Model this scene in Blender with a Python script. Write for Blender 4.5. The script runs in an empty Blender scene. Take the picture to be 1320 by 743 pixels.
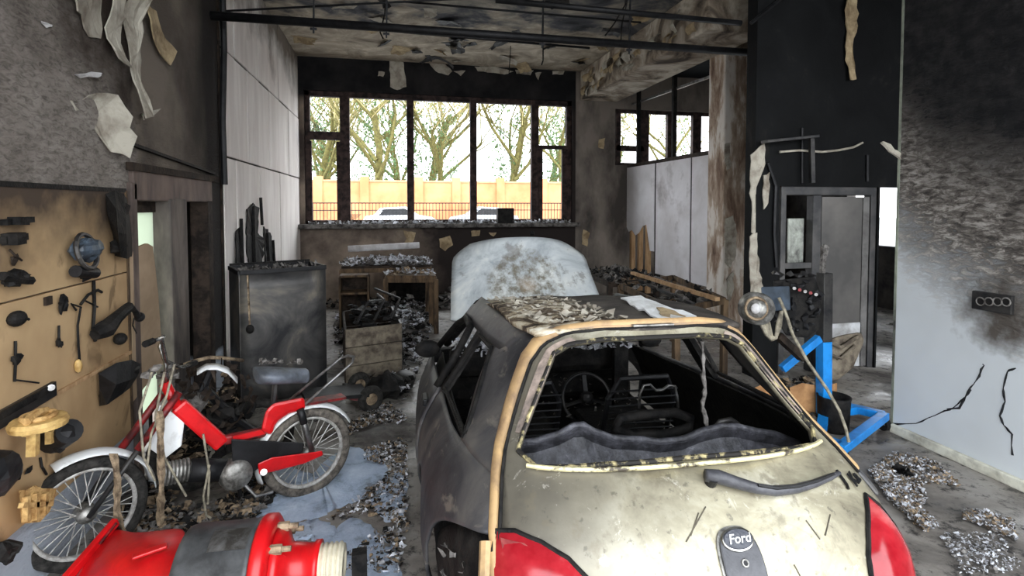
import bpy, bmesh, math, random
from mathutils import Vector, Matrix, noise
random.seed(7)
S = bpy.context.scene
COL = S.collection
# ------------------------------------------------------------------ camera
F, H = 700.0, 1.8
PSI = math.atan(155/F); TP = .039; PIT = math.atan(TP); SH = TP-(371.5-265)/F
cam = bpy.data.cameras.new('camera'); camo = bpy.data.objects.new('camera', cam); COL.objects.link(camo)
cam.sensor_width = 36; cam.lens = 36*F/1320; cam.shift_y = SH*F/1320; cam.clip_start = .05; cam.clip_end = 500
camo.location = (0, 0, H); camo.rotation_euler = (math.pi/2-PIT, 0, -PSI)
S.camera = camo
# ------------------------------------------------------------------ world: bright overcast sky
w = bpy.data.worlds.new('sky'); S.world = w; w.use_nodes = True
nt = w.node_tree; bg = nt.nodes['Background']
tc = nt.nodes.new('ShaderNodeTexCoord'); sp_ = nt.nodes.new('ShaderNodeSeparateXYZ'); rp = nt.nodes.new('ShaderNodeValToRGB')
nt.links.new(tc.outputs['Generated'], sp_.inputs[0]); nt.links.new(sp_.outputs['Z'], rp.inputs[0]); nt.links.new(rp.outputs[0], bg.inputs[0])
rp.color_ramp.elements[0].position = 0; rp.color_ramp.elements[0].color = (.93, .96, 1, 1)
rp.color_ramp.elements[1].position = 1; rp.color_ramp.elements[1].color = (.86, .93, 1, 1)
bg.inputs[1].default_value = 1.0
vs = S.view_settings; vs.view_transform = 'Standard'; vs.look = 'None'; vs.gamma = 1; vs.use_curve_mapping = False
vs.exposure = 2.82

# ------------------------------------------------------------------ pixel -> point helpers (used for measuring places in the room)
_cp, _sp, _c, _s = math.cos(PIT), math.sin(PIT), math.cos(PSI), math.sin(PSI)
def ray(u, v):
    x = (u-660)/F; y = (371.5-v)/F+SH
    fw = _cp+y*_sp; up = -_sp+y*_cp
    return Vector((x*_c+fw*_s, fw*_c-x*_s, up))
def PX(u, v, x): d = ray(u, v); return Vector((0, 0, H))+d*(x/d.x)
def PY(u, v, y): d = ray(u, v); return Vector((0, 0, H))+d*(y/d.y)
def PZ(u, v, z=0): d = ray(u, v); return Vector((0, 0, H))+d*((z-H)/d.z)

# ------------------------------------------------------------------ materials
def lin(c):
    return tuple(((x/255)/12.92 if x/255 <= .04045 else ((x/255+.055)/1.055)**2.4) for x in c)+(1,)
class MB:
    """small node-material helper"""
    def __init__(s, name, rough=.8, metal=0.):
        s.m = bpy.data.materials.new(name); s.m.use_nodes = True
        s.t = s.m.node_tree; s.b = s.t.nodes['Principled BSDF']
        s.b.inputs['Roughness'].default_value = rough; s.b.inputs['Specular IOR Level'].default_value = .5 if rough < .65 else .18; s.b.inputs['Metallic'].default_value = metal
        s.co = s.t.nodes.new('ShaderNodeTexCoord').outputs['Object']
    def n(s, t, **k):
        x = s.t.nodes.new(t)
        for a, b in k.items(): setattr(x, a, b)
        return x
    def l(s, a, b): s.t.links.new(a, b)
    def noise(s, scale, detail=4, rough=.6, dist=0., stretch=None):
        x = s.n('ShaderNodeTexNoise'); x.inputs['Scale'].default_value = scale; x.inputs['Detail'].default_value = detail
        x.inputs['Roughness'].default_value = rough; x.inputs['Distortion'].default_value = dist
        if stretch:
            mp = s.n('ShaderNodeMapping'); mp.inputs['Scale'].default_value = stretch; s.l(s.co, mp.inputs[0]); s.l(mp.outputs[0], x.inputs['Vector'])
        else: s.l(s.co, x.inputs['Vector'])
        return x.outputs['Fac']
    def ramp(s, fac, stops):
        r = s.n('ShaderNodeValToRGB'); e = r.color_ramp.elements
        while len(e) < len(stops): e.new(.5)
        for i, (p, c) in enumerate(stops):
            e[i].position = p; e[i].color = c if len(c) == 4 else lin(c)
        s.l(fac, r.inputs[0]); return r.outputs[0]
    def mask(s, fac, a, b):
        r = s.n('ShaderNodeMapRange'); r.inputs[1].default_value = a; r.inputs[2].default_value = b; s.l(fac, r.inputs[0]); return r.outputs[0]
    def mix(s, f, a, b):
        x = s.n('ShaderNodeMix', data_type='RGBA')
        if isinstance(f, float): x.inputs[0].default_value = f
        else: s.l(f, x.inputs[0])
        for i, q in ((6, a), (7, b)):
            if isinstance(q, tuple): x.inputs[i].default_value = q if len(q) == 4 else lin(q)
            else: s.l(q, x.inputs[i])
        return x.outputs[2]
    def math(s, op, a, b=0., c=None):
        x = s.n('ShaderNodeMath', operation=op)
        for i, q in enumerate((a, b) if c is None else (a, b, c)):
            if isinstance(q, (int, float)): x.inputs[i].default_value = q
            else: s.l(q, x.inputs[i])
        return x.outputs[0]
    def xyz(s):
        x = s.n('ShaderNodeSeparateXYZ'); s.l(s.co, x.inputs[0]); return x.outputs
    def color(s, c):
        if isinstance(c, tuple): s.b.inputs['Base Color'].default_value = c if len(c) == 4 else lin(c)
        else: s.l(c, s.b.inputs['Base Color'])
        return s
    def bump(s, fac, strength=.3, dist=.02):
        x = s.n('ShaderNodeBump'); x.inputs['Strength'].default_value = strength; x.inputs['Distance'].default_value = dist
        s.l(fac, x.inputs['Height']); s.l(x.outputs[0], s.b.inputs['Normal']); return s
    def rough(s, f): s.l(f, s.b.inputs['Roughness']); return s

def simple(name, c1, c2=None, scale=6, rough=.75, metal=0., bump=.25, bscale=None, lo=.38, hi=.62, stretch=None):
    m = MB(name, rough, metal)
    c2 = c2 or tuple(int(x*.7) for x in c1)
    nz = m.noise(scale, 5, .65, .3, stretch)
    m.color(m.ramp(nz, [(lo, c1), (hi, c2)]))
    if bump: m.bump(m.noise(bscale or scale*4, 4), bump, .01)
    return m.m
M = {}
M['char'] = simple('char', (14, 14, 15), (38, 36, 34), 14, .7, 0, .6, 40)
M['char_brown'] = simple('char brown', (30, 25, 22), (62, 52, 44), 9, .8, 0, .5)
M['soot_metal'] = simple('sooty metal', (34, 34, 36), (70, 68, 66), 5, .5, .5, .2)
M['black_metal'] = simple('blackened metal', (16, 16, 18), (36, 36, 38), 8, .55, .4, .3)
M['steel'] = simple('bare steel', (150, 150, 150), (95, 92, 88), 14, .38, .8, .15)
M['chrome'] = simple('smoked chrome', (200, 200, 198), (120, 118, 112), 20, .25, .9, .05)
M['rubber'] = simple('dull rubber', (62, 60, 57), (34, 33, 32), 30, .85, 0, .4)
M['rubber_grey'] = simple('dusty tyre rubber', (120, 113, 104), (70, 66, 62), 22, .9, 0, .5)
M['red'] = simple('red enamel', (215, 22, 28), (160, 14, 18), 7, .32, 0, .05, lo=.35, hi=.75)
M['red_dark'] = simple('scorched red enamel', (140, 22, 24), (60, 20, 20), 16, .5, 0, .15)
M['white_paint'] = simple('white enamel', (226, 228, 228), (160, 158, 152), 8, .4, 0, .08, lo=.5, hi=.8)
M['alu'] = simple('cast aluminium', (165, 163, 158), (90, 88, 84), 18, .45, .6, .3)
M['seat_grey'] = simple('grey seat vinyl', (112, 118, 128), (78, 82, 88), 10, .5, 0, .1)
M['tan_card'] = simple('cardboard', (184, 140, 96), (150, 110, 74), 7, .85, 0, .1)
M['wood'] = simple('scorched timber', (112, 92, 70), (54, 45, 38), 10, .8, 0, .3, stretch=(1, 1, .25))
M['wood_pale'] = simple('pale timber', (192, 158, 120), (156, 122, 88), 8, .8, 0, .2, stretch=(2, 2, .3))
M['blue'] = simple('blue enamel', (28, 140, 222), (20, 92, 160), 7, .35, 0, .08, lo=.45, hi=.8)
M['ash_white'] = simple('pale ash', (232, 234, 240), (150, 150, 154), 20, .9, 0, .4)
M['ash_grey'] = simple('grey ash', (132, 128, 124), (66, 63, 60), 18, .9, 0, .4)
M['ash_tan'] = simple('tan ash', (168, 148, 122), (92, 78, 64), 18, .9, 0, .4)
M['yellow_plastic'] = simple('yellowed plastic', (216, 182, 116), (160, 124, 70), 14, .6, 0, .3)
M['cast_tan'] = simple('tan casting', (212, 176, 118), (160, 122, 74), 22, .8, 0, .7)
M['scratch'] = simple('scratch', (96, 90, 78), (70, 66, 58), 20, .7, 0, 0)
M['spoke'] = simple('dull spokes', (196, 194, 190), (140, 136, 130), 30, .5, .2, 0)
M['cable'] = simple('grey cable', (168, 160, 140), (110, 104, 92), 20, .7, 0, .1)
M['gypsum'] = simple('gypsum edge', (205, 204, 204), (170, 166, 164), 6, .9, 0, .2)
M['peel'] = simple('peeled paint', (182, 176, 162), (118, 108, 96), 5, .8, 0, .25, lo=.42, hi=.7)
M['peel_beige'] = simple('peeled beige paint', (186, 166, 132), (130, 112, 86), 6, .8, 0, .25)
M['teal'] = simple('teal plastic', (70, 180, 175), (40, 120, 120), 9, .5)
M['sack'] = simple('sooty grey cloth', (134, 124, 108), (78, 70, 62), 7, .9, 0, .5)
M['stain_dark'] = simple('dark plaster', (40, 37, 35), (78, 70, 64), 2.2, .85, 0, .3)
M['crack'] = simple('crack', (18, 18, 20), (50, 50, 52), 30, .9, 0, 0)
M['cream_edge'] = simple('cream primer edge', (182, 150, 106), (110, 88, 70), 7, .6, 0, .15, lo=.45, hi=.75)

# ------------------------------------------------------------------ mesh builder
WM = {}
class B:
    def __init__(s): s.v = []; s.f = []
    def add(s, vs_, fs):
        o = len(s.v); s.v += [Vector(p) for p in vs_]; s.f += [tuple(i+o for i in f) for f in fs]; return s
    def box(s, c, size, R=None):
        c = Vector(c); a, b, d = (x/2 for x in size); P = []
        for z in (-d, d):
            for x, y in ((-a, -b), (a, -b), (a, b), (-a, b)):
                q = Vector((x, y, z)); P.append(c+(R @ q if R else q))
        return s.add(P, [(3, 2, 1, 0), (4, 5, 6, 7), (0, 1, 5, 4), (1, 2, 6, 5), (2, 3, 7, 6), (3, 0, 4, 7)])
    def span(s, lo, hi): return s.box([(a+b)/2 for a, b in zip(lo, hi)], [abs(b-a) for a, b in zip(lo, hi)])
    def bar(s, p, q, w_, h_, up=(0, 0, 1)):
        p, q = Vector(p), Vector(q); d = q-p; L = d.length; d.normalize(); u = Vector(up)
        if abs(d.dot(u)) > .95: u = Vector((0, 1, 0)) if abs(d.y) < .9 else Vector((1, 0, 0))
        x = d.cross(u).normalized(); z = x.cross(d).normalized()
        R = Matrix((x, d, z)).transposed()
        return s.box((p+q)/2, (w_, L, h_), R)
    def tube(s, pts, r, n=8, closed=False, caps=True):
        pts = [Vector(p) for p in pts]; m = len(pts); rings = []; x = None
        for i, p in enumerate(pts):
            a = pts[i-1] if (i or closed) else p; b = pts[(i+1) % m] if (i < m-1 or closed) else p
            d = (b-a).normalized()
            if x is None:
                u = Vector((0, 0, 1)) if abs(d.z) < .9 else Vector((1, 0, 0)); x = d.cross(u).normalized()
            else:
                x = (x-d*x.dot(d)).normalized()
            y = d.cross(x); rr = r[i] if isinstance(r, (list, tuple)) else r
            rings.append([p+x*math.cos(2*math.pi*k/n)*rr+y*math.sin(2*math.pi*k/n)*rr for k in range(n)])
        return s.loft(rings, True, closed, caps and not closed)
    def loft(s, rings, cu=True, cv=False, caps=False):
        o = len(s.v); n = len(rings[0]); m = len(rings)
        for r in rings: s.v += [Vector(p) for p in r]
        for i in range(m if cv else m-1):
            j = (i+1) % m
            for k in range(n if cu else n-1):
                l = (k+1) % n; s.f.append((o+i*n+k, o+i*n+l, o+j*n+l, o+j*n+k))
        if caps:
            s.f.append(tuple(o+k for k in reversed(range(n)))); s.f.append(tuple(o+(m-1)*n+k for k in range(n)))
        return s
    def cyl(s, p, q, r0, r1=None, n=16): return s.tube([p, q], [r0, r0 if r1 is None else r1], n)
    def lathe(s, c, axis, prof, n=24, caps=True):
        c = Vector(c); d = Vector(axis).normalized(); u = Vector((0, 0, 1)) if abs(d.z) < .9 else Vector((1, 0, 0))
        x = d.cross(u).normalized(); y = d.cross(x)
        return s.loft([[c+d*h+(x*math.cos(2*math.pi*k/n)+y*math.sin(2*math.pi*k/n))*r for k in range(n)] for r, h in prof], True, False, caps)
    def torus(s, c, axis, R, r, n=32, k=8, flat=1.):
        c = Vector(c); d = Vector(axis).normalized(); u = Vector((0, 0, 1)) if abs(d.z) < .9 else Vector((1, 0, 0))
        x = d.cross(u).normalized(); y = d.cross(x); rings = []
        for i in range(n):
            a = 2*math.pi*i/n; e = x*math.cos(a)+y*math.sin(a)
            rings.append([c+e*(R+r*math.cos(2*math.pi*j/k))+d*r*flat*math.sin(2*math.pi*j/k) for j in range(k)])
        return s.loft(rings, True, True)
    def ell(s, c, rx, ry, rz, nu=14, nv=8, jit=0., R=None):
        c = Vector(c); rings = []
        for i in range(nv+1):
            ph = -math.pi/2+math.pi*i/nv
            ph = max(-1.52, min(1.52, ph)); ring = []
            for k in range(nu):
                a = 2*math.pi*k/nu; q = Vector((math.cos(ph)*math.cos(a), math.cos(ph)*math.sin(a), math.sin(ph)))
                j = 1+jit*(noise.noise(q*2.3+c*7))*2
                q = Vector((q.x*rx, q.y*ry, q.z*rz))*j
                ring.append(c+(R @ q if R else q))
            rings.append(ring)
        return s.loft(rings, True, False, True)
    def prism(s, pts, off):
        """polygon (3d, planar, ordered) extruded by off"""
        pts = [Vector(p) for p in pts]; off = Vector(off); n = len(pts)
        s.add(pts+[p+off for p in pts], [tuple(reversed(range(n))), tuple(range(n, 2*n))]+[(i, (i+1) % n, n+(i+1) % n, n+i) for i in range(n)])
        return s
    def chunk(s, c, size, seed=None, n=12):
        """angular lump: hull of random points"""
        rnd = random.Random(seed if seed is not None else random.random())
        bm = bmesh.new()
        for _ in range(n):
            q = Vector((rnd.gauss(0, 1), rnd.gauss(0, 1), rnd.gauss(0, 1))).normalized()*rnd.uniform(.7, 1)
            bm.verts.new((q.x*size[0]/2, q.y*size[1]/2, q.z*size[2]/2))
        bmesh.ops.convex_hull(bm, input=bm.verts)
        vv = [v for v in bm.verts if v.link_faces]; ix = {v: i for i, v in enumerate(vv)}
        s.add([v.co+Vector(c) for v in vv], [[ix[v] for v in f.verts] for f in bm.faces]); bm.free(); return s
    def flake(s, c, L, W_, R, bend=.3):
        P = []; u = random.uniform
        for i in range(3):
            t = i-1
            for j in (-.5, .5):
                P.append(Vector(c)+R @ Vector((t*L/2*u(.6, 1.1), j*W_*u(.3, 1.2), bend*L*(t*t)*.5*u(.5, 1.3))))
        return s.add(P, [(0, 2, 3, 1), (2, 4, 5, 3)])
    def ob(s, name, mat, parent=None, smooth=False, bevel=0., solid=0., loc=None, sub=0, fix=True, frame=None):
        me = bpy.data.meshes.new(name)
        if parent is not None: T = WM.get(parent.name, Matrix())
        elif loc is not None: T = Matrix.Translation(Vector(loc))
        else: T = Matrix()
        if frame is not None: s.v = [frame @ p for p in s.v]
        Ti = T.inverted()
        me.from_pydata([Ti @ p for p in s.v], [], s.f)
        if fix:
            bm = bmesh.new(); bm.from_mesh(me); bmesh.ops.recalc_face_normals(bm, faces=bm.faces); bm.to_mesh(me); bm.free()
        o = bpy.data.objects.new(name, me); COL.objects.link(o)
        if isinstance(mat, str): mat = M[mat]
        me.materials.append(mat)
        if smooth:
            for p in me.polygons: p.use_smooth = True
        if parent is not None: o.parent = parent; WM[o.name] = T
        else: o.matrix_world = T; WM[o.name] = T
        if solid:
            md = o.modifiers.new('solid', 'SOLIDIFY'); md.thickness = abs(solid); md.offset = 0 if solid > 0 else -1
        if sub:
            md = o.modifiers.new('sub', 'SUBSURF'); md.levels = sub; md.render_levels = sub
        if bevel:
            md = o.modifiers.new('bevel', 'BEVEL'); md.width = bevel; md.segments = 2; md.limit_method = 'ANGLE'; md.angle_limit = .6
        return o
def thing(name, label, cat, loc, rz=0., group=None):
    o = bpy.data.objects.new(name, None); COL.objects.link(o); o.empty_display_size = .1
    T = Matrix.Translation(Vector(loc)) @ Matrix.Rotation(rz, 4, 'Z'); o.matrix_world = T; WM[o.name] = T
    return tag(o, label, cat, group)
def tag(o, label, cat, group=None, kind=None):
    o['label'] = label; o['category'] = cat
    if group: o['group'] = group
    if kind: o['kind'] = kind
    return o
def struct(o): o['kind'] = 'structure'; return o
def stuff(o, label=None, cat=None):
    o['kind'] = 'stuff'
    if label: o['label'] = label; o['category'] = cat
    return o
def rot(a, b, c): return Matrix.Rotation(c, 3, 'Z') @ Matrix.Rotation(b, 3, 'Y') @ Matrix.Rotation(a, 3, 'X')
def rrot(t=.5): return rot(random.gauss(0, t), random.gauss(0, t), random.uniform(0, 6.28))
def sheet(poly, n, thick, curl=0., seed=0):
    """irregular sheet: polygon in 3D (flat) fan-tessellated, bumped along n, given thickness"""
    poly = [Vector(p) for p in poly]; n = Vector(n).normalized(); b = B()
    # densify outline with jitter
    out = []
    rnd = random.Random(seed)
    for i, p in enumerate(poly):
        q = poly[(i+1) % len(poly)]; k = max(2, int((q-p).length/.06))
        for j in range(min(k, 10)): 
            t = j/min(k, 10); out.append(p.lerp(q, t)+(Vector((rnd.uniform(-1, 1), rnd.uniform(-1, 1), rnd.uniform(-1, 1)))*.012 if j else Vector()))
    c = sum(out, Vector())/len(out); rings = []
    for t in (1., .75, .5, .25, .04):
        r = []
        for p in out:
            q = c.lerp(p, t); h = curl*((q-c).length*1.6)**2+curl*.35*noise.noise(q*4+Vector((seed, 0, 0)))
            r.append(q+n*h)
        rings.append(r)
    b.loft(rings, True, False, False)
    m = len(out); o = len(b.v)-m; b.f.append(tuple(o+k for k in range(m)))
    return b

# ================================================================== STRUCTURE
XL, XR, YF, ZC = -1.65, 3.88, 10.4, 4.47
# --- floor
m = MB('wet burnt concrete', .6)
c1 = m.ramp(m.noise(1.3, 6, .65, .5), [(.35, (78, 73, 69)), (.5, (134, 128, 121)), (.68, (168, 164, 158))])
c1 = m.mix(m.mask(m.noise(9, 6, .75), .52, .62), c1, (54, 51, 49))
m.color(c1); m.rough(m.mask(m.noise(1.1, 3), .3, .62)); m.bump(m.noise(26, 6), .35, .015)
struct(B().span((XL-.2, -.6, -.12), (8.6, YF+.3, 0)).ob('floor', m.m))
m = MB('yard asphalt', .9); m.color(m.ramp(m.noise(6, 5), [(.4, (120, 120, 120)), (.6, (140, 139, 137))]))
struct(B().span((-30, -40, -.14), (30, -.6, -.02)).ob('trim_1', m.m))
# --- ceiling
m = MB('scorched ceiling', .8)
nz = m.noise(.9, 6, .6, 1.2); x, y, z = m.xyz()
c1 = m.ramp(nz, [(.36, (38, 39, 43)), (.47, (84, 84, 88)), (.56, (140, 134, 124)), (.7, (196, 184, 168))])
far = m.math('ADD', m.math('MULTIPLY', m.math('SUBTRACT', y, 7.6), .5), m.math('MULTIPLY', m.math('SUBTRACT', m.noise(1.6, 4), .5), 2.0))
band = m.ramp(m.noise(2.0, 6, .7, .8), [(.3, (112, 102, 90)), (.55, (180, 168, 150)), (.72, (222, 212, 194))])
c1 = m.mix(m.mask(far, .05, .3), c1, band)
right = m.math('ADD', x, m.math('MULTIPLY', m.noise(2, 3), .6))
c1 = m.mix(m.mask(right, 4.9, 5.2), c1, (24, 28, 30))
m.color(c1); m.bump(m.noise(9, 6, .7, .6), .5, .03)
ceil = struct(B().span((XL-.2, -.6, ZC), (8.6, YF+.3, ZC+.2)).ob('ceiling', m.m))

# --- left wall
m = MB('sooty stucco', .85); x, y, z = m.xyz()
st = m.noise(30, 5, .7, .6, (1, .6, 1.6))
base = m.ramp(m.noise(3, 5), [(.35, (132, 124, 116)), (.65, (158, 150, 142))])
base = m.mix(m.mask(st, .44, .70), base, (92, 85, 79))
burn = m.math('ADD', m.math('ADD', m.math('MULTIPLY', m.math('SUBTRACT', z, 2.55), 1.), m.math('MULTIPLY', m.math('SUBTRACT', y, 3.4), .35)), m.math('MULTIPLY', m.math('SUBTRACT', m.noise(2.2, 5, .6), .5), 1.5))
c1 = m.mix(m.mask(burn, -.1, .45), base, (58, 49, 42))
smooth_ = m.math('ADD', m.math('SUBTRACT', y, 4.05), m.math('MULTIPLY', m.math('SUBTRACT', m.noise(3, 3), .5), .4))
sm = m.ramp(m.noise(1.6, 4), [(.35, (92, 84, 76)), (.6, (128, 118, 107))])
sm = m.mix(m.mask(m.math('ADD', y, m.math('MULTIPLY', m.noise(2, 3), .5)), 5.0, 5.75), sm, (40, 37, 35))
c1 = m.mix(m.mask(smooth_, -.03, .05), c1, sm)
c1 = m.mix(m.mask(m.math('ADD', z, m.math('MULTIPLY', m.noise(4, 3), .1)), .46, .40), c1, (176, 182, 192))
m.color(c1); m.bump(st, .6, .03)
D0, D1, DZ = 3.95, 5.52, 1.95     # left doorway
wl = B().span((XL-.2, -.6, 0), (XL, D0, ZC)).span((XL-.2, D0, DZ), (XL, D1, ZC)).span((XL-.2, D1, 0), (XL, YF+.3, ZC))
wl = struct(wl.ob('wall_left', m.m))
# --- far wall: below the windows, lintel, pier
W1 = (-1.53, 3.545, 1.46, 3.886); W2 = (PY(793, 180, YF).x, 8.3, PY(800, 213, YF).z, PY(800, 140, YF).z)
m = MB('burnt far wall', .85); x, y, z = m.xyz()
low = m.ramp(m.noise(1.2, 6, .6, .15), [(.35, (60, 52, 48)), (.5, (112, 100, 90)), (.68, (160, 144, 128))])
blk = m.ramp(m.noise(2, 5), [(.4, (20, 20, 22)), (.7, (44, 42, 42))])
low = m.mix(m.mask(m.math('ADD', x, m.math('MULTIPLY', m.noise(1.2, 4), 1.6)), 1.0, 1.8), low, (46, 40, 38))
c1 = m.mix(m.mask(z, 3.6, 3.8), low, blk)
pier = m.ramp(m.noise(1.6, 6, .6, .1, (1, 1, .5)), [(.36, (74, 69, 65)), (.6, (134, 125, 116))])
c1 = m.mix(m.mask(x, 3.60, 3.62), c1, pier)
m.color(c1); m.bump(m.noise(12, 6), .4, .02)
b = B()
xs = [XL-.2, W1[0], W1[1], W2[0], W2[1], 8.6]
b.span((xs[0], YF, 0), (xs[1], YF+.3, ZC)).span((xs[1], YF, 0), (xs[2], YF+.3, W1[2])).span((xs[1], YF, W1[3]), (xs[2], YF+.3, ZC))
b.span((xs[2], YF, 0), (xs[3], YF+.3, ZC)).span((xs[3], YF, 0), (xs[4], YF+.3, W2[2])).span((xs[3], YF, W2[3]), (xs[4], YF+.3, ZC)).span((xs[4], YF, 0), (xs[5], YF+.3, ZC))
wf = struct(b.ob('wall_far', m.m))
# white plaster patches left on the black lintel (pixel outlines on the wall plane)
for k, L in enumerate([[(502, 78), (520, 80), (524, 112), (512, 116), (503, 112)], [(553, 81), (572, 80), (583, 92), (578, 97), (562, 92)], [(612, 86), (640, 86), (662, 92), (650, 96), (616, 92)], [(664, 90), (688, 91), (684, 97), (666, 95)], [(712, 92), (728, 91), (726, 96), (712, 96)], [(488, 92), (496, 93), (494, 99), (487, 98)], [(585, 92), (600, 91), (594, 98)], [(690, 94), (698, 93), (694, 103)]]):
    sheet([PY(u, v, YF-.012) for u, v in L], (0, -1, 0), .01, .0, k).ob('plaster_patch', 'peel', wf, solid=.012)
for k, L in enumerate([[(566, 308), (580, 304), (584, 316), (574, 324), (567, 319)], [(607, 298), (619, 297), (618, 304), (608, 305)], [(520, 297), (536, 300), (532, 314), (518, 318), (524, 308)], [(630, 300), (640, 300), (636, 305)], [(772, 180), (780, 178), (778, 192), (771, 190)], [(752, 296), (760, 300), (757, 318), (750, 315)]]):
    sheet([PY(u, v, YF-.012) for u, v in L], (0, -1, 0), .01, .0, k).ob('plaster_patch', 'peel_beige', wf, solid=.012)
# --- right wall
m = MB('blistered right wall', .85); x, y, z = m.xyz()
crk = m.noise(20, 6, .7, .45, (1, .55, 1.5))
g = m.math('ADD', m.math('SUBTRACT', z, m.math('MULTIPLY', m.math('SUBTRACT', y, 3.5), .58)), m.math('MULTIPLY', m.math('SUBTRACT', m.noise(1.7, 5, .6), .5), .55))
white = m.ramp(m.noise(1.2, 3), [(.3, (208, 213, 216)), (.7, (194, 198, 200))])
tex = m.ramp(crk, [(.36, (62, 58, 55)), (.5, (116, 110, 104)), (.64, (190, 184, 177))])
black = m.ramp(m.noise(9, 4), [(.4, (26, 26, 28)), (.65, (46, 45, 45))])
g2 = m.math('ADD', g, m.math('MULTIPLY', m.math('SUBTRACT', crk, .5), 1.3))
c1 = m.mix(m.mask(g2, 1.3, 1.85), white, tex)
c1 = m.mix(m.mask(m.math('ADD', g, m.math('MULTIPLY', m.math('SUBTRACT', crk, .5), .9)), 2.15, 2.75), c1, black)
spot = m.n('ShaderNodeVectorMath', operation='DISTANCE'); m.l(m.co, spot.inputs[0]); spot.inputs[1].default_value = PX(1288, 408, XR)
sp2 = m.math('ADD', spot.outputs['Value'], m.math('MULTIPLY', m.math('SUBTRACT', m.noise(5, 5), .5), .5))
c1 = m.mix(m.mask(sp2, .30, .10), c1, (92, 86, 80))
m.color(c1)
hb = m.math('MULTIPLY', crk, m.mask(g, 1.35, 1.75)); m.bump(hb, .9, .05)
wr = struct(B().span((XR, -.6, 0), (XR+.22, 3.5, ZC)).ob('wall_right', m.m))
struct(B().span((XR-.035, -.6, 0), (XR, 3.5, .07)).ob('baseboard_right', simple('sill white', (214, 212, 196), (150, 146, 134), 5), bevel=.008))
struct(B().span((XR-.004, 3.5, 0), (XR+.224, 3.52, ZC)).ob('trim_2', simple('corner bead', (150, 156, 140), (60, 60, 58), 2)))
for L in ([(1147, 546), (1180, 547), (1205, 536), (1225, 528), (1240, 517), (1252, 500), (1262, 486), (1268, 472), (1266, 468)], [(1222, 529), (1236, 526), (1246, 512), (1254, 497)], [(1310, 474), (1298, 480), (1294, 500), (1296, 517), (1290, 536), (1294, 548), (1304, 560), (1306, 600)]):
    rnd = random.Random(len(L)); pts = []
    for a, c in zip(L, L[1:]):
        for j in range(3): pts.append(PX(a[0]+(c[0]-a[0])*j/3+rnd.uniform(-1, 1), a[1]+(c[1]-a[1])*j/3+rnd.uniform(-1, 1), XR))
    B().tube(pts, [rnd.choice((.003, .006, .008, .004)) for _ in pts], 5).ob('crack', 'crack', wr)
# --- wall with the door at the right (all black)
m = MB('blackened masonry', .8); x, y, z = m.xyz()
c1 = m.ramp(m.noise(1.8, 6, .65, .7), [(.40, (8, 9, 10)), (.62, (17, 18, 19)), (.78, (44, 41, 38))])
m.color(c1); m.bump(m.noise(10, 5), .3, .02)
YD = 4.95
xl0 = PY(972, 300, YD).x; xd0 = PY(1004, 300, YD).x; xd1 = PY(1131, 300, YD).x; xo = PY(1134, 280, YD).x
b = B().span((xl0, YD, 2.0), (8.6, YD+.16, ZC)).span((xl0, YD, 0), (xd0, YD+.16, 2.0)).span((xd1, YD, 0), (xo, YD+.16, 2.0)).span((xo+.75, YD, 0), (8.6, YD+.16, 2.0))
wb = struct(b.ob('wall_back', m.m))
for k, L in enumerate([[(967, 200), (984, 184), (986, 212), (978, 232), (972, 258), (973, 300), (968, 300)], [(966, 305), (975, 300), (978, 350), (984, 372), (980, 412), (968, 412)], [(984, 226), (992, 222), (990, 262), (984, 270)]]):
    sheet([PY(u, v, YD-.014) for u, v in L], (0, -1, 0), .01, .02, k).ob('plaster_patch', 'peel', wb, solid=.012)
sheet([PY(u, v, YD-.02) for u, v in [(1091, -8), (1102, -8), (1106, 18), (1104, 42), (1099, 60), (1101, 103), (1093, 104), (1089, 60), (1092, 40), (1087, 14)]], (0, -1, 0), .01, .05, 3).ob('paint_flake', 'peel_beige', wb, solid=.008)
# side bay walls
m2 = simple('dark bay wall', (40, 40, 42), (80, 76, 72), 2)
ys = ray(1146, 280); yb = 8.4*ys.y/ys.x; zt = PX(1146, 240, 8.4).z; zb_ = PX(1146, 318, 8.4).z
struct(B().span((8.4, -.6, 0), (8.6, yb-.9, ZC)).span((8.4, yb+.9, 0), (8.6, YF, ZC)).span((8.4, yb-.9, 0), (8.6, yb+.9, zb_)).span((8.4, yb-.9, zt), (8.6, yb+.9, ZC)).ob('wall_side', m2))
# --- pillar + beam
m = MB('peeling pillar', .85); x, y, z = m.xyz()
nb = m.noise(2.2, 6, .65, .25, (1.6, 1.6, .5))
c1 = m.ramp(nb, [(.30, (74, 58, 48)), (.42, (136, 114, 98)), (.50, (176, 158, 140)), (.56, (214, 206, 196)), (.75, (220, 216, 210))])
c1 = m.mix(m.mask(m.math('ADD', x, m.math('MULTIPLY', m.math('SUBTRACT', m.noise(2.5, 5), .5), .5)), 5.02, 5.12), c1, (38, 36, 36))
m.color(c1); m.bump(nb, .4, .03)
px0 = PY(932, 300, 6.7).x; px1 = PY(992, 300, 6.7).x
pil = struct(B().span((px0, 6.7, 0), (px1, 7.1, ZC)).ob('trim_3', m.m, bevel=.02))
m = MB('peeling beam', .85)
nb = m.noise(1.5, 6, .65, 1.0)
c1 = m.ramp(nb, [(.36, (76, 68, 60)), (.46, (146, 132, 116)), (.58, (196, 186, 170)), (.72, (220, 212, 196))])
m.color(c1); m.bump(m.noise(5, 6), .5, .03)
beam = struct(B().span((3.70, 5.9, 3.9), (4.49, YF, ZC)).ob('trim_4', m.m, bevel=.02))
struct(B().span((4.49, 6.65, 3.95), (5.15, 7.15, ZC)).ob('trim_5', m.m, bevel=.02))
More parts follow.
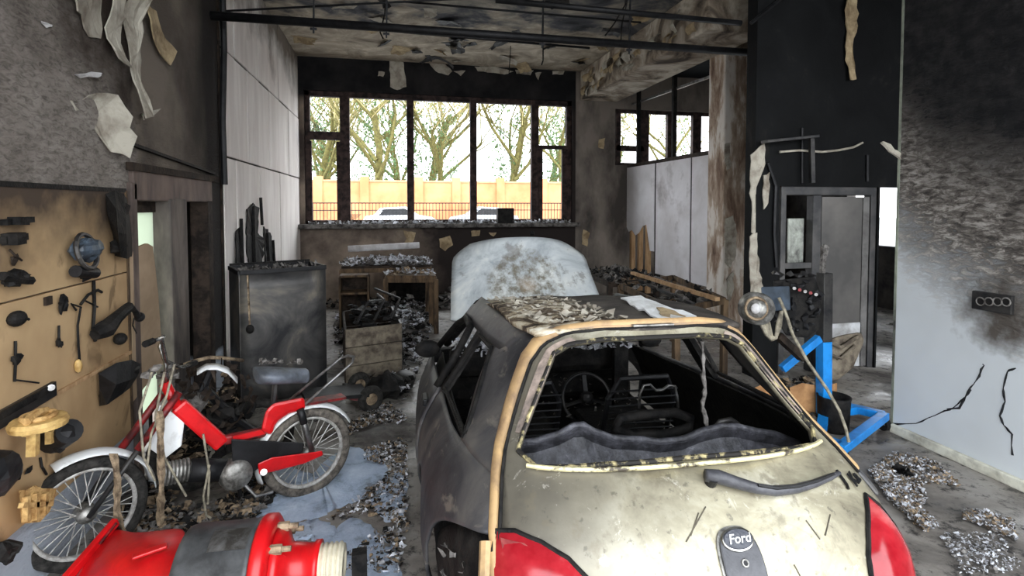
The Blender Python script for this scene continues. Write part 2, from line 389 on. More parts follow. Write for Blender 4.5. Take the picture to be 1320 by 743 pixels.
# curls of paint hanging from beam and ceiling
def curl_flake(c, L, W_, rz, down, mat, parent, seed):
    rnd = random.Random(seed); b = B(); rows = []
    for i in range(6):
        t = i/5; a = t*down; wj = W_*(1-.5*t*rnd.uniform(.4, 1))
        y0 = L*t*math.cos(a*.7); z0 = -L*t*math.sin(a*.7)
        rows.append([Vector(c)+Matrix.Rotation(rz, 3, 'Z') @ Vector((wj*(k-.5)+rnd.uniform(-.02, .02), y0, z0+.01*math.sin(k*9+i))) for k in (0, .33, .66, 1)])
    b.loft(rows, False); return b.ob('paint_flake', mat, parent, solid=.005)
rnd = random.Random(3)
for i in range(46):
    c = (rnd.uniform(-1.4, 3.6), rnd.uniform(5.8, 10.2), ZC-.004)
    curl_flake(c, rnd.uniform(.12, .4), rnd.uniform(.12, .4), rnd.uniform(0, 6.28), rnd.uniform(.15, .7), rnd.choice(['peel', 'peel_beige', 'soot_metal']), ceil, i)
for i in range(26):
    y = rnd.uniform(6.2, 10.2); z = rnd.uniform(3.92, 4.4)
    curl_flake((3.70-.004, y, z), rnd.uniform(.08, .2), rnd.uniform(.15, .4), rnd.choice((1.57, 1.4, 1.8)), rnd.uniform(1.5, 2.3), rnd.choice(['peel', 'peel_beige']), beam, i+90)
# plaster tongues left on the pillar and its right edge
for k, L in enumerate([[(934, 282), (944, 278), (950, 300), (948, 330), (940, 345), (934, 338)], [(934, 186), (941, 184), (942, 216), (936, 220)], [(962, 190), (984, 180), (984, 222), (974, 232), (968, 262), (964, 262)], [(962, 96), (966, 36), (970, 60), (968, 110)], [(962, 92), (990, 88), (984, 97), (968, 100)], [(936, 360), (944, 350), (946, 372), (940, 390)]]):
    sheet([PY(u, v, 6.68) for u, v in L], (0, -1, 0), .01, .06, k).ob('plaster_patch', 'peel', pil, solid=.012)

# --- partition on the right: gypsum panels in a charred stud frame
XP = 4.72
yA, yB = PX(933, 300, XP).y, YF
zp = 2.57
part = struct(B().span((XP+.08, yA, 0), (XP+.12, yB, .12)).span((XP+.02, yA, zp), (XP+.14, yB, zp+.07)).ob('wall_partition', 'char_brown'))
def yx(u): return PX(u, 300, XP).y
m = MB('gypsum panel', .9)
nz = m.noise(1.6, 5, .6, .4)
m.color(m.mix(m.mask(m.noise(.7, 5, .7), .56, .68), m.ramp(nz, [(.35, (222, 220, 222)), (.65, (196, 192, 192))]), (150, 144, 142))); m.bump(m.noise(6, 5), .2, .02)
for k, (u0, u1) in enumerate([(806, 843), (845, 889), (891, 933)]):
    ya, yb2 = yx(u1), yx(u0); n = 9; rnd = random.Random(k); b = B()
    bot = [.85+(.35*(abs(i/(n-1)-.45)) if k else 0)+rnd.uniform(0, .05) if k else rnd.uniform(1.1, 1.5) if i > 1 else .95 for i in range(n)]
    pts = [(XP, yb2+(ya-yb2)*i/(n-1), bot[n-1-i] if k == 0 else .55) for i in range(n)]+[(XP, ya, zp), (XP, yb2, zp)]
    b.prism(pts, (.012, 0, 0)); b.ob('gypsum_panel', m.m, part)
for u, mt in ((797, 'char_brown'), (803, 'wood_pale'), (812, 'wood_pale'), (822, 'wood_pale'), (832, 'wood_pale'), (844, 'char'), (890, 'char')):
    y = yx(u); B().span((XP+.016, y-.04, .12), (XP+.1, y+.04, zp)).ob('stud', mt, part)
for u in (818, 863, 926):   # charred uprights above the panels
    y = yx(u); B().span((XP+.03, y-.03, zp+.06), (XP+.1, y+.03, ZC-.1)).ob('stud', 'char', part)
for (a, c) in (((805, 138), (935, 92)), ((800, 130), (860, 98))):
    p, q = PX(*a, XP+.1), PX(*c, XP+.1); B().bar(p, q, .03, .04).ob('brace', 'steel', part)
# --- windows
m = MB('charred window frame', .75); m.color(m.ramp(m.noise(9, 5), [(.4, (34, 28, 28)), (.62, (72, 58, 54))])); m.bump(m.noise(30, 4), .5, .01)
FR = m.m
yw = YF+.12
def wx(u): return PY(u, 200, yw).x
def wz(v): return PY(560, v, yw).z
win = struct(B().span((W1[0], yw-.05, W1[3]-.1), (W1[1], yw+.07, W1[3])).span((W1[0], yw-.05, W1[2]), (W1[1], yw+.07, W1[2]+.07)).span((W1[0], yw-.05, W1[2]), (W1[0]+.09, yw+.07, W1[3])).span((W1[1]-.1, yw-.05, W1[2]), (W1[1], yw+.07, W1[3])).ob('window_1', FR, bevel=.01))
for u, ww in ((445, .17), (529, .13), (610, .13), (689, .15)):
    B().span((wx(u)-ww/2, yw-.06, W1[2]), (wx(u)+ww/2, yw+.06, W1[3])).ob('mullion', FR, win, bevel=.01)
B().span((W1[0], yw-.05, wz(184)), (wx(445), yw+.05, wz(174))).ob('transom', FR, win, bevel=.01)
B().span((wx(689), yw-.05, wz(189)), (W1[1], yw+.05, wz(184))).ob('transom', FR, win, bevel=.01)
# opened casement stiles at left and right lower lights
for u0, u1 in ((396, 402), (434, 440), (694, 699), (724, 731)):
    B().span((wx(u0), yw-.04, W1[2]+.05), (wx(u1), yw+.02, wz(186))).ob('casement_stile', FR, win)
m = MB('smoked glass', .1); m.b.inputs['Transmission Weight'].default_value = .9; m.b.inputs['IOR'].default_value = 1.02; m.color((200, 205, 205)); GL = m.m
for k, L in enumerate([[(393, 120), (404, 120), (399, 136), (394, 150)], [(394, 150), (424, 172), (394, 172)], [(452, 276), (466, 276), (460, 282), (452, 284)], [(728, 134), (732, 134), (731, 180), (727, 176)]]):
    B().prism([PY(u, v, yw) for u, v in L], (0, .006, 0)).ob('glass_shard', GL, win)
# sill covered in flakes
sill = struct(B().span((W1[0]-.1, YF-.22, W1[2]-.08), (W1[1]+.1, YF+.1, W1[2])).ob('trim_6', simple('ashen sill', (120, 116, 112), (50, 47, 45), 9, bump=.6), bevel=.02))
win2 = struct(B().span((W2[0], yw-.04, W2[3]-.07), (W2[1], yw+.05, W2[3])).span((W2[0], yw-.04, W2[2]), (W2[1], yw+.05, W2[2]+.06)).ob('window_2', FR))
for u, ww in ((796, .1), (829, .22), (862, .1), (897, .2), (925, .12), (952, .12), (985, .12)):
    xx = PY(u, 180, yw).x; B().span((xx-ww/2, yw-.05, W2[2]), (xx+ww/2, yw+.05, W2[3])).ob('mullion', FR, win2)
B().span((W2[0], yw-.05, PY(805, 195, yw).z), (PY(829, 190, yw).x, yw+.05, PY(805, 188, yw).z)).ob('transom', FR, win2)
# --- left doorway: frame, glazed light, dark closet behind
m = MB('scorched door frame', .7); m.color(m.ramp(m.noise(3, 5, .6, .3, (1, 1, .4)), [(.4, (122, 106, 98)), (.62, (72, 64, 60))])); m.bump(m.noise(20, 4), .2, .01); DF = m.m
def ly(u): return PX(u, 300, XL).y
door = struct(B().span((XL-.12, D0, DZ-.12), (XL+.03, D1, DZ+.1)).span((XL-.12, D0-.03, 0), (XL+.03, D0+.05, DZ)).ob('door_1', DF, bevel=.01))
B().span((XL-.12, ly(213), 0), (XL+.04, ly(235), DZ-.1)).ob('door_post', simple('sooty post', (74, 70, 68), (126, 116, 108), 3, stretch=(1, 1, .3)), door, bevel=.01)
B().span((XL-.12, D1-.14, 0), (XL+.03, D1, DZ-.1)).ob('door_post', 'char_brown', door, bevel=.01)
m = MB('frosted pane', .6); m.color((226, 232, 220)); tr = m.n('ShaderNodeBsdfTranslucent'); tr.inputs[0].default_value = lin((224, 232, 216)); mx = m.n('ShaderNodeMixShader'); mx.inputs[0].default_value = .5
out = m.t.nodes['Material Output']; m.l(m.b.outputs[0], mx.inputs[1]); m.l(tr.outputs[0], mx.inputs[2]); m.l(mx.outputs[0], out.inputs[0])
B().span((XL-.10, D0+.05, .3), (XL-.08, ly(213), DZ-.16)).ob('pane', m.m, door)
B().span((XL-.11, D0+.05, DZ-.2), (XL-.06, ly(213), DZ-.12)).ob('pane_rail', 'char_brown', door)
struct(B().span((XL-1.2, ly(224), 0), (XL-1.15, D1+.1, ZC)).span((XL-1.2, D1, 0), (XL-.2, D1+.1, 2.2)).span((XL-1.2, ly(226)-.05, 0), (XL-.2, ly(226), 2.2)).span((XL-1.2, ly(226)-.05, 2.1), (XL-.2, D1+.1, 2.2)).span((XL-1.2, ly(226)-.05, -.1), (XL-.2, D1+.1, 0)).ob('wall_closet', 'char'))
# header sheet metal above the doors
B().bar(PX(160, 184, XL-.0)+Vector((.02, 0, 0)), PX(273, 224, XL)+Vector((.02, 0, 0)), .02, .03, (1, 0, 0)).ob('edge_strip', 'char', wl)
B().bar(PX(160, 214, XL)+Vector((.03, 0, 0)), PX(276, 232, XL)+Vector((.03, 0, 0)), .05, .04, (1, 0, 0)).ob('edge_strip', 'char_brown', wl)
# hanging sheets of paint on the left wall
for k, (L, mt, cu) in enumerate([([(88, -10), (130, -10), (131, 50), (118, 48), (106, 26), (94, 14)], 'peel', .1), ([(139, -10), (155, -10), (155, 86), (146, 80), (134, 64), (138, 20)], 'peel', .25), ([(160, -10), (178, -10), (176, 90), (176, 150), (166, 152), (162, 130), (166, 90), (160, 30)], 'peel', .2), ([(186, 6), (200, 14), (206, 40), (220, 66), (214, 84), (202, 70), (192, 50), (184, 24)], 'peel_beige', .15), ([(96, 130), (112, 128), (126, 120), (142, 122), (148, 150), (146, 204), (136, 196), (126, 160), (118, 146), (104, 144)], 'peel', .35), ([(55, 28), (68, 34), (62, 36)], 'gypsum', .1), ([(100, 96), (112, 95), (128, 94), (124, 100), (106, 101)], 'gypsum', .1), ([(180, 150), (204, 140), (196, 152), (184, 155)], 'peel', .1)]):
    sheet([PX(u, v, XL+.02) for u, v in L], (1, 0, 0), .01, cu, k).ob('paint_flake', mt, wl, solid=.008)
# --- white corrugated panels along the left wall, burnt through near the bottom
m = MB('smoked white panel', .8); x, y, z = m.xyz()
c1 = m.ramp(m.noise(1.4, 5, .6, .4, (1, 3, .5)), [(.35, (240, 234, 228)), (.6, (222, 214, 208))])
up = m.math('ADD', m.math('SUBTRACT', z, 3.3), m.math('MULTIPLY', m.math('SUBTRACT', m.noise(1.3, 5), .5), 2.2))
c1 = m.mix(m.mask(up, .5, 1.1), c1, (120, 110, 100))
dn = m.math('ADD', m.math('SUBTRACT', .55, z), m.math('MULTIPLY', m.math('SUBTRACT', m.noise(2.3, 5), .5), 1.6))
c1 = m.mix(m.mask(dn, .1, .5), c1, (70, 62, 56))
m.color(c1); m.bump(m.noise(8, 5), .2, .02); PN = m.m
xp = XL+.03
us = [286, 302, 318, 333, 346, 359, 371, 386]
lining = struct(B().span((XL, ly(285), 0), (XL+.015, YF, ZC)).ob('trim_8', 'char_brown'))
for i in range(7):
    ya, yb2 = ly(us[i])+.01, ly(us[i+1])-.01
    for j, (z0, z1) in enumerate(((0., 2.28), (2.30, 3.35), (3.37, ZC))):
        B().span((XL+.015, ya, z0), (xp+(.008 if (i+j) % 2 else 0), yb2, z1)).ob('wall_panel', PN, lining, bevel=.006)
for L in ([(318, 270), (326, 262), (334, 268), (332, 300), (340, 310), (338, 340), (322, 345), (318, 320)], [(304, 300), (312, 290), (310, 345), (303, 345)], [(340, 292), (348, 300), (352, 340), (342, 344)]):
    sheet([PX(u, v, xp+.02) for u, v in L], (1, 0, 0), .01, .0, len(L)).ob('burnt_hole', 'char', lining, solid=.012)
for u, v0, v1, ww in ((327, 266, 345, .05), (311, 282, 345, .03), (345, 300, 342, .04), (336, 255, 290, .03), (352, 310, 342, .03)):
    B().bar(PX(u, v0, xp+.04), PX(u+2, v1, xp+.04), .03, ww, (0, 1, 0)).ob('charred_batten', 'char', lining)
# cable conduit at the left corner
tag(B().tube([Vector((XL+.08, ly(281), ZC)), Vector((XL+.08, ly(282), 3.3)), Vector((XL+.08, ly(278), 2.6)), Vector((XL+.08, ly(279), 2.0))], .03, 8).ob('conduit', 'black_metal'), 'black conduit running down the corner left of the white panels', 'conduit')

# --- right door set in the black wall
m = MB('smoked frame', .6); m.color(m.ramp(m.noise(4, 4), [(.4, (44, 44, 46)), (.65, (78, 76, 74))])); DK = m.m
def dx(u): return PY(u, 300, YD+.05).x
def dz(v): return PY(1060, v, YD+.05).z
d3 = struct(B().span((dx(1004), YD+.02, dz(252)), (dx(1131), YD+.12, dz(240))).span((dx(1004), YD+.02, 0), (dx(1011), YD+.12, dz(250))).span((dx(1119), YD+.02, 0), (dx(1131), YD+.12, dz(250))).ob('door_2', DK, bevel=.01))
B().span((dx(1045), YD+.02, 0), (dx(1056), YD+.12, dz(252))).ob('door_post', DK, d3, bevel=.01)
m = MB('smoked door panel', .55); m.color(m.ramp(m.noise(1.5, 4), [(.35, (70, 68, 66)), (.65, (104, 100, 96))])); 
B().span((dx(1058), YD+.04, dz(418)), (dx(1110), YD+.07, dz(254))).ob('door_panel', m.m, d3)
B().span((dx(1110), YD+.03, 0.02), (dx(1118), YD+.1, dz(254))).ob('door_stile', simple('pale stile', (120, 118, 116), (84, 82, 80), 3), d3)
B().span((dx(1062), YD+.03, .02), (dx(1112), YD+.1, dz(418))).ob('door_panel', simple('white door base', (206, 208, 210), (150, 148, 146), 3), d3, bevel=.008)
B().span((dx(1024), YD+.14, dz(345)), (dx(1044), YD+.16, dz(282))).ob('pane', simple('pale strip', (176, 180, 170), (90, 90, 86), 4), d3)
B().span((dx(1011), YD+.03, dz(345)), (dx(1045), YD+.06, dz(338))).ob('glazing_bar', DK, d3)
# wiring tray across the black wall and drooping cables
tag(B().bar(PY(985, 183, YD-.11), PY(1052, 176, YD-.11), .1, .03).bar(PY(1046, 178, YD-.11), PY(1047, 236, YD-.11), .05, .04).ob('cable_tray', 'soot_metal', bevel=.004), 'sooty cable tray bracket on the black wall above the door', 'cable tray')
for k, (L, r) in enumerate([([(1005, 196), (1030, 194), (1060, 196), (1080, 194), (1100, 190), (1112, 184)], .012), ([(968, 30), (990, 12), (1010, -4)], .02), ([(1034, 165), (1034, 236)], .014), ([(1118, 200), (1118, 234)], .016), ([(990, 210), (1000, 240), (998, 300), (1001, 345)], .02)]):
    tag(B().tube([PY(u, v, YD-(.04 if k == 0 else .018 if k in (1, 4) else .012)) for u, v in L], r, 6).ob('cable', 'peel' if k == 0 else 'black_metal'), ['pale burnt cable drooping across the black wall above the door', 'black cable at the top of the wall beside the pillar', 'short vertical cable above the right door', 'vertical cable stub near the top right of the door', 'charred cable bundle hanging left of the right door'][k], 'cable', 'cables on the black wall')
tag(sheet([PY(u, v, 3.505) for u, v in [(1136, 184), (1141, 183), (1152, 193), (1162, 199), (1162, 207), (1146, 196)]], (0, -1, 0), .01, .02, 5).ob('plaster_scrap', 'peel', solid=.015), 'pale scrap dangling beside the right wall edge', 'scrap')

# --- pipes under the ceiling
pa, pb = PY(272, 20, 5.5), PY(970, 77, 5.5); pb.z = pa.z
tag(B().tube([pa, pb], .042, 12).ob('pipe', 'black_metal', smooth=True), 'thick black pipe slung across the room from left corner to pillar', 'pipe', 'pipes and rods under the ceiling')
for k, (a, c, yy, r) in enumerate([((639, 0), (955, 30), 5.0, .03), ((520, 2), (826, 29), 6.6, .014), ((400, 31), (760, 62), 5.9, .014), ((277, 15), (640, -4), 6.0, .012)]):
    p, q = PY(*a, yy), PY(*c, yy)
    tag(B().tube([p, q]+([Vector((q.x+.1, q.y, ZC))] if k == 3 else []), r, 8).ob('pipe', 'black_metal', smooth=True), ['black pipe along the top edge ahead of the thick pipe', 'thin rod between the two ceiling pipes', 'thin rod just above the thick pipe', 'thin wire at the top left of the ceiling'][k], 'pipe', 'pipes and rods under the ceiling')
for k, (u, v, yy) in enumerate([(404, 28, 5.5), (498, 38, 5.5), (699, 55, 5.5), (811, 62, 5.5)]):
    p = PY(u, v, yy); tag(B().bar((p.x, yy, pa.z-.1), (p.x+.02, yy, ZC), .016, .016, (0, 1, 0)).bar((p.x-.03, yy, pa.z-.06), (p.x+.03, yy, pa.z-.06), .02, .02, (0, 0, 1)).ob('pipe_hanger', 'black_metal'), ['leftmost hanger rod', 'second hanger rod from the left', 'third hanger rod from the left', 'rightmost hanger rod'][k]+' holding the thick black pipe', 'hanger', 'hanger rods of the thick pipe')
for k, (L, yy) in enumerate([([(497, 0), (496, 18), (490, 42), (494, 50)], 6.2), ([(806, 6), (792, 30), (780, 46)], 5.6), ([(800, 58), (802, 30), (808, 4)], 6.4), ([(700, 62), (700, 78), (698, 84)], 5.5), ([(658, 66), (656, 96)], 9.0)]):
    pts = [PY(u, v, yy) for u, v in L]; i0 = 0 if pts[0].z > pts[-1].z else -1; tp_ = Vector((pts[i0].x, pts[i0].y, ZC)); pts = [tp_]+pts if i0 == 0 else pts+[tp_]
    tag(B().tube(pts, .008, 5).ob('wire', 'char'), ['burnt wire looping down left of the window mullion', 'slanting burnt wire near the beam', 'straight burnt wire beside the slanting one', 'short wire dangling under the thick pipe', 'thin wire in front of the window lintel'][k], 'wire', 'burnt wires hanging from the ceiling')

# ================================================================== OUTSIDE THE WINDOWS
GO = .25
struct(B().span((-40, YF+.35, GO-.2), (60, 120, GO)).ob('trim_7', simple('street', (150, 150, 148), (120, 120, 118), 3)))
m = MB('peach render', .9); m.color(m.ramp(m.noise(.5, 4), [(.4, (204, 146, 104)), (.6, (188, 126, 86))])); PEACH = m.m
yy = 37.
x0, x1 = PY(300, 250, yy).x, PY(1000, 250, yy).x; ztop = PY(560, 233, yy).z
fw = thing('boundary_wall', 'peach rendered boundary wall with piers across the street', 'wall', (0, yy, GO))
B().span((x0, yy, GO), (x1, yy+.25, ztop-.12)).ob('wall_panel', PEACH, fw)
B().span((x0, yy-.06, ztop-.12), (x1, yy+.31, ztop)).ob('coping', simple('coping', (190, 150, 116), (170, 130, 100), 2), fw)
for u in (410, 470, 540, 588, 645, 700, 760):
    xx = PY(u, 250, yy).x; B().span((xx-.28, yy-.14, GO), (xx+.28, yy+.4, ztop+.22)).ob('pier', PEACH, fw)
yr = 27.
x0, x1 = PY(380, 260, yr).x, PY(760, 260, yr).x; zt = PY(560, 262, yr).z
rl = thing('railing', 'dark metal railing along the pavement in front of the parked cars', 'railing', (0, yr, GO))
B().bar((x0, yr, zt), (x1, yr, zt), .05, .05).bar((x0, yr, zt-.35), (x1, yr, zt-.35), .04, .04).ob('rail', 'black_metal', rl)
b = B(); n = int((x1-x0)/.16)
for i in range(n): b.bar((x0+i*.16, yr, GO), (x0+i*.16, yr, zt), .025, .025)
stuff(b.ob('bars', 'black_metal', rl))
def parked_car(c, rz, col, label):
    t = thing('parked_car', label, 'car', c, rz, 'cars parked across the street'); T = WM[t.name]
    prof = [(-2.0, .35), (-2.05, .7), (-1.9, .95), (-1.45, 1.0), (-1.1, 1.4), (.3, 1.48), (.95, 1.02), (1.75, .88), (2.0, .65), (2.0, .35)]
    b = B(); b.loft([[(x, y*(1-.16*max(0, (z-.95)/.5)), z) for x, z in prof] for y in (-.82, -.5, .5, .82)], True, False, True)
    b.ob('body', col, t, frame=T, bevel=.04)
    for s in (-1, 1):
        b = B(); b.prism([(-1.2, s*.80, 1.0), (-.95, s*.735, 1.34), (.2, s*.73, 1.38), (.72, s*.80, 1.02)], (0, s*.02, 0)); b.ob('side_window', 'black_metal', t, frame=T)
        for x in (-1.25, 1.3): B().cyl((x, s*.66, .31), (x, s*.84, .31), .31, n=20).ob('wheel', 'rubber', t, frame=T)
M['car_white'] = simple('white car paint', (236, 238, 240), (222, 224, 226), 2, .3, 0, 0)
p = PZ(512, 295, GO); parked_car(PY(516, 280, 31.5).xy.to_tuple()+(GO,), .05, M['car_white'], 'white parked car seen through the second and third window lights')
parked_car(PY(622, 280, 31.5).xy.to_tuple()+(GO,), math.pi+.05, simple('silver car paint', (190, 194, 200), (176, 180, 186), 2, .3, .3, 0), 'silver parked car seen low in the fourth window light')
# trees: trunk, branches and a haze of twigs, ivy leaves
def tree_mesh(seed, ht, r0):
    rnd = random.Random(seed); tr, tw = B(), B()
    def grow(p, d, L, r, lev):
        n = 3; pts = [p]; q = p
        for i in range(n):
            d = (d+Vector((rnd.gauss(0, .13), rnd.gauss(0, .13), .05))).normalized(); q = q+d*L/n; pts.append(q)
        (tr if lev < 3 else tw).tube(pts, [r*(1-.35*i/n) for i in range(n+1)], 7 if lev < 2 else 3, caps=False)
        if lev >= 6: return
        for k in range(rnd.choice((3, 4, 4)) if lev else 7):
            a = rnd.uniform(0, 6.28); t = rnd.uniform(.45, 1) if k else 1
            s = Vector((math.cos(a), math.sin(a), rnd.uniform(-.1, .9)))
            grow(pts[0].lerp(q, t) if lev else p+(q-p)*rnd.uniform(.3, 1), (d*.7+s*.75).normalized(), L*rnd.uniform(.5, .74), r*.46, lev+1)
    grow(Vector((0, 0, 0)), Vector((rnd.uniform(-.06, .06), 0, 1)), ht*.55, r0, 0)
    lf = B()
    for i in range(2000):
        z = rnd.uniform(0, 1)**1.2*ht*.8; a = rnd.uniform(0, 6.28); rr = r0*1.1+abs(rnd.gauss(0, .35))+z*.13*rnd.random()
        L = rnd.uniform(.14, .3)
        lf.flake((rr*math.cos(a), rr*math.sin(a), z), L, L*.7, rot(rnd.uniform(0, 6), rnd.uniform(0, 6), a), .4)
    return tr, tw, lf
BARK = simple('mossy bark', (120, 116, 68), (92, 86, 56), 5, .9, 0, .3)
TWIG = simple('pale twigs', (176, 160, 120), (140, 136, 88), 3, .9, 0, 0)
IVY = simple('ivy', (104, 124, 66), (66, 104, 70), 6, .6, 0, 0)
protos = []
for k in range(3):
    tr, tw, lf = tree_mesh(20+k, 17, .36)
    protos.append((tr, tw, lf))
spots = [(490, 46, 0, 1.0), (548, 52, 1, 1.1), (428, 60, 2, 1.1), (455, 56, 1, .8), (655, 50, 0, 1.05), (702, 58, 1, 1.0), (725, 48, 2, .8), (520, 66, 0, 1.1), (405, 50, 0, .9), (575, 47, 2, .75), (790, 60, 0, 1.), (870, 55, 1, 1.)]
tl = ['mossy bare tree left of centre in the second window light', 'mossy bare tree leaning in the third window light', 'tall bare tree behind the left window lights', 'slim bare tree just right of the left mullion', 'forked bare tree in the fourth window light', 'bare tree behind the right mullion', 'small bare tree in the narrow right window light', 'far bare tree between the second and third window lights', 'bare tree in the narrow left window light', 'small ivy clad tree in the third window light', 'bare tree behind the side window band', 'bare tree at the right of the side window band']
made = {}
for i, (u, yt, k, sc) in enumerate(spots):
    p = PY(u, 285, yt); r = thing('tree', tl[i], 'tree', (p.x, yt, GO), i*1.7, 'bare trees beyond the boundary wall')
    r.scale = (sc, sc, sc)
    if k not in made:
        tr, tw, lf = protos[k]; WM[r.name] = Matrix()
        made[k] = [tr.ob('trunk', BARK, r, smooth=True, fix=False), stuff(tw.ob('twigs', TWIG, r, fix=False)), stuff(lf.ob('ivy', IVY, r, fix=False))]
    else:
        for o in made[k]:
            c = o.copy(); COL.objects.link(c); c.parent = r

# ================================================================== THE BURNT CAR
def tabf(T):
    xs = [a for a, _ in T]; ys = [b for _, b in T]; n = len(xs); d = [(ys[i+1]-ys[i])/(xs[i+1]-xs[i]) for i in range(n-1)]
    mt = [d[0]]+[0 if d[i-1]*d[i] <= 0 else 2*d[i-1]*d[i]/(d[i-1]+d[i]) for i in range(1, n-1)]+[d[-1]]
    def f(x):
        if x <= xs[0]: return ys[0]+mt[0]*(x-xs[0])
        if x >= xs[-1]: return ys[-1]
        i = max(j for j in range(n-1) if xs[j] <= x); h = xs[i+1]-xs[i]; t = (x-xs[i])/h
        return ys[i]*(1+2*t)*(1-t)**2+h*mt[i]*t*(1-t)**2+ys[i+1]*t*t*(3-2*t)+h*mt[i+1]*t*t*(t-1)
    return f
YRf = tabf([(.2, -.05), (.4, -.14), (.55, -.14), (.65, -.11), (.75, -.05), (.86, .07), (.95, .2), (1.31, .5), (1.6, .85)])
Wf = tabf([(.2, .86), (.5, .92), (.65, .905), (.75, .87), (.85, .815), (.95, .745), (1.15, .62), (1.25, .555), (1.31, .49), (1.37, .42), (1.6, .3)])
_SX = [(0, 0), (.008, .25), (.03, .46), (.07, .63), (.14, .77), (.25, .86), (.42, .925), (.8, .985), (1.3, 1.0), (2.2, 1.0), (3, .96), (3.4, .8), (3.62, .4)]
SXf = tabf(_SX); SYf = tabf([(b, a) for a, b in _SX[:9]])
cd = ray(540, 265); CH = math.atan2(cd.x, cd.y)
car = thing('car', 'burnt out champagne hatchback with its scorched bonnet standing open', 'car', (.975, 1.445, 0), -CH)
CT = WM[car.name]
def rear(x, z, off=0.):
    def g(x, z): return Vector((x, YRf(z)+SYf(min(.985, abs(x)/Wf(z))), z))
    p = g(x, z)
    if off:
        n = (g(x+.004, z)-g(x-.004, z)).cross(g(x, z+.004)-g(x, z-.004)).normalized()
        p = p+n*off
    return p
def side(s, y, z, off=0.): return Vector((s*(Wf(z)*SXf(y-YRf(z))+off), y, z))
def sag(p):
    k = max(0., min(1., (p.z-.32)/.4)); return Vector((p.x, p.y, p.z-.085*max(0., p.y-.55)*k))   # front end sunk on its burnt tyres
def CO(b, name, mat, parent=None, flat=False, **k):
    if not flat: b.v = [sag(p) for p in b.v]
    return b.ob(name, mat, parent or car, frame=CT, **k)
def mirror_loop(half, n=96, c=(0, 1.08)):
    """closed outline from the right half (x>=0, ordered top to bottom), sampled by angle round c"""
    L = half+[(-x, z) for x, z in reversed(half)]
    L = [q for i, q in enumerate(L) if q != L[i-1]]
    out = []
    for k in range(n):
        a = 2*math.pi*(k+.5)/n; d = (math.cos(a), math.sin(a)); best = None
        for i in range(len(L)):
            (ax, az), (bx, bz) = L[i], L[(i+1) % len(L)]
            ex, ez = bx-ax, bz-az; det = d[0]*(-ez)+ex*d[1]
            if abs(det) < 1e-9: continue
            rx, rz = ax-c[0], az-c[1]
            t = (rx*(-ez)+ex*rz)/det; u = (d[0]*rz-d[1]*rx)/det
            if t > 0 and -1e-6 <= u <= 1+1e-6 and (best is None or t < best): best = t
        out.append((c[0]+d[0]*best, c[1]+d[1]*best))
    return out
SEAM = [(0, 1.318), (.2, 1.315), (.33, 1.297), (.42, 1.255), (.475, 1.19), (.53, 1.09), (.59, .975), (.63, .90), (.665, .79), (.675, .66), (.64, .48), (0, .48)]
GLS = [(0, 1.287), (.2, 1.284), (.33, 1.265), (.395, 1.23), (.445, 1.15), (.51, 1.045), (.567, .957), (.575, .93), (.55, .92), (.3, .937), (0, .943)]
so, go = mirror_loop(SEAM), mirror_loop(GLS)
# paint
m = MB('heat stained champagne paint', .42, .35); x, y, z = m.xyz()
nz = m.noise(2.6, 6, .65, .8)
warm = m.ramp(nz, [(.34, (122, 115, 98)), (.5, (168, 161, 138)), (.66, (204, 199, 180))])
cool = m.ramp(m.noise(2, 5, .6), [(.35, (92, 87, 78)), (.6, (124, 119, 106))])
f = m.math('ADD', x, m.math('MULTIPLY', m.math('SUBTRACT', m.noise(2.4, 5, .6), .5), .55))
c1 = m.mix(m.mask(f, -.5, .0), cool, warm)
streak = m.noise(22, 4, .6, .2, (1, 1, .12)); c1 = m.mix(m.math('MULTIPLY', m.mask(streak, .56, .68), .55), c1, (116, 108, 92))
bl = m.noise(7, 6, .75, .6); c1 = m.mix(m.math('MULTIPLY', m.mask(bl, .54, .64), .4), c1, (112, 106, 92)); c1 = m.mix(m.math('MULTIPLY', m.mask(bl, .40, .34), .5), c1, (226, 222, 208))
spots_ = m.mask(m.noise(30, 3, .6), .62, .70); c1 = m.mix(m.math('MULTIPLY', spots_, .6), c1, (84, 80, 72))
m.color(c1); m.bump(m.noise(18, 5), .12, .01); PAINT = m.m
m = MB('smoke darkened side paint', .5, .3)
nz = m.noise(3, 6, .6, .8)
c1 = m.ramp(nz, [(.34, (46, 46, 50)), (.5, (76, 75, 77)), (.68, (106, 102, 98))])
c1 = m.mix(m.math('MULTIPLY', m.mask(m.noise(14, 4, .6, .5, (1, .35, 1)), .6, .7), .5), c1, (150, 142, 130))
m.color(c1); m.bump(m.noise(20, 5), .2, .01); FLANK = m.m
# tailgate
b = B()
for ring in range(11):
    t = ring/10; b.v_ = None
    r = [rear(ax+(bx-ax)*t, az+(bz-az)*t) for (ax, az), (bx, bz) in zip(so, go)]
    if ring == 0: rings = []
    rings.append(r)
b.loft(rings, True, False); tg = CO(b, 'tailgate', PAINT, smooth=True, solid=-.02)
# rubber seal round the glass opening and its pale, dark-flecked lip
CO(B().tube([rear(x, z, .004) for x, z in go], .009, 6, True), 'window_seal', simple('burnt seal', (40, 38, 36), (190, 176, 130), 16, .7, lo=.5, hi=.64), tg)
lip = [(x/20*.55, .93+.006*(1-(x/20)**2)-.006) for x in range(-20, 21)]
CO(B().tube([rear(x, z-.004, .012) for x, z in lip], .008, 6), 'window_lip', simple('bare lip', (226, 216, 170), (70, 62, 52), 12, .5, .3, lo=.52, hi=.62), tg)
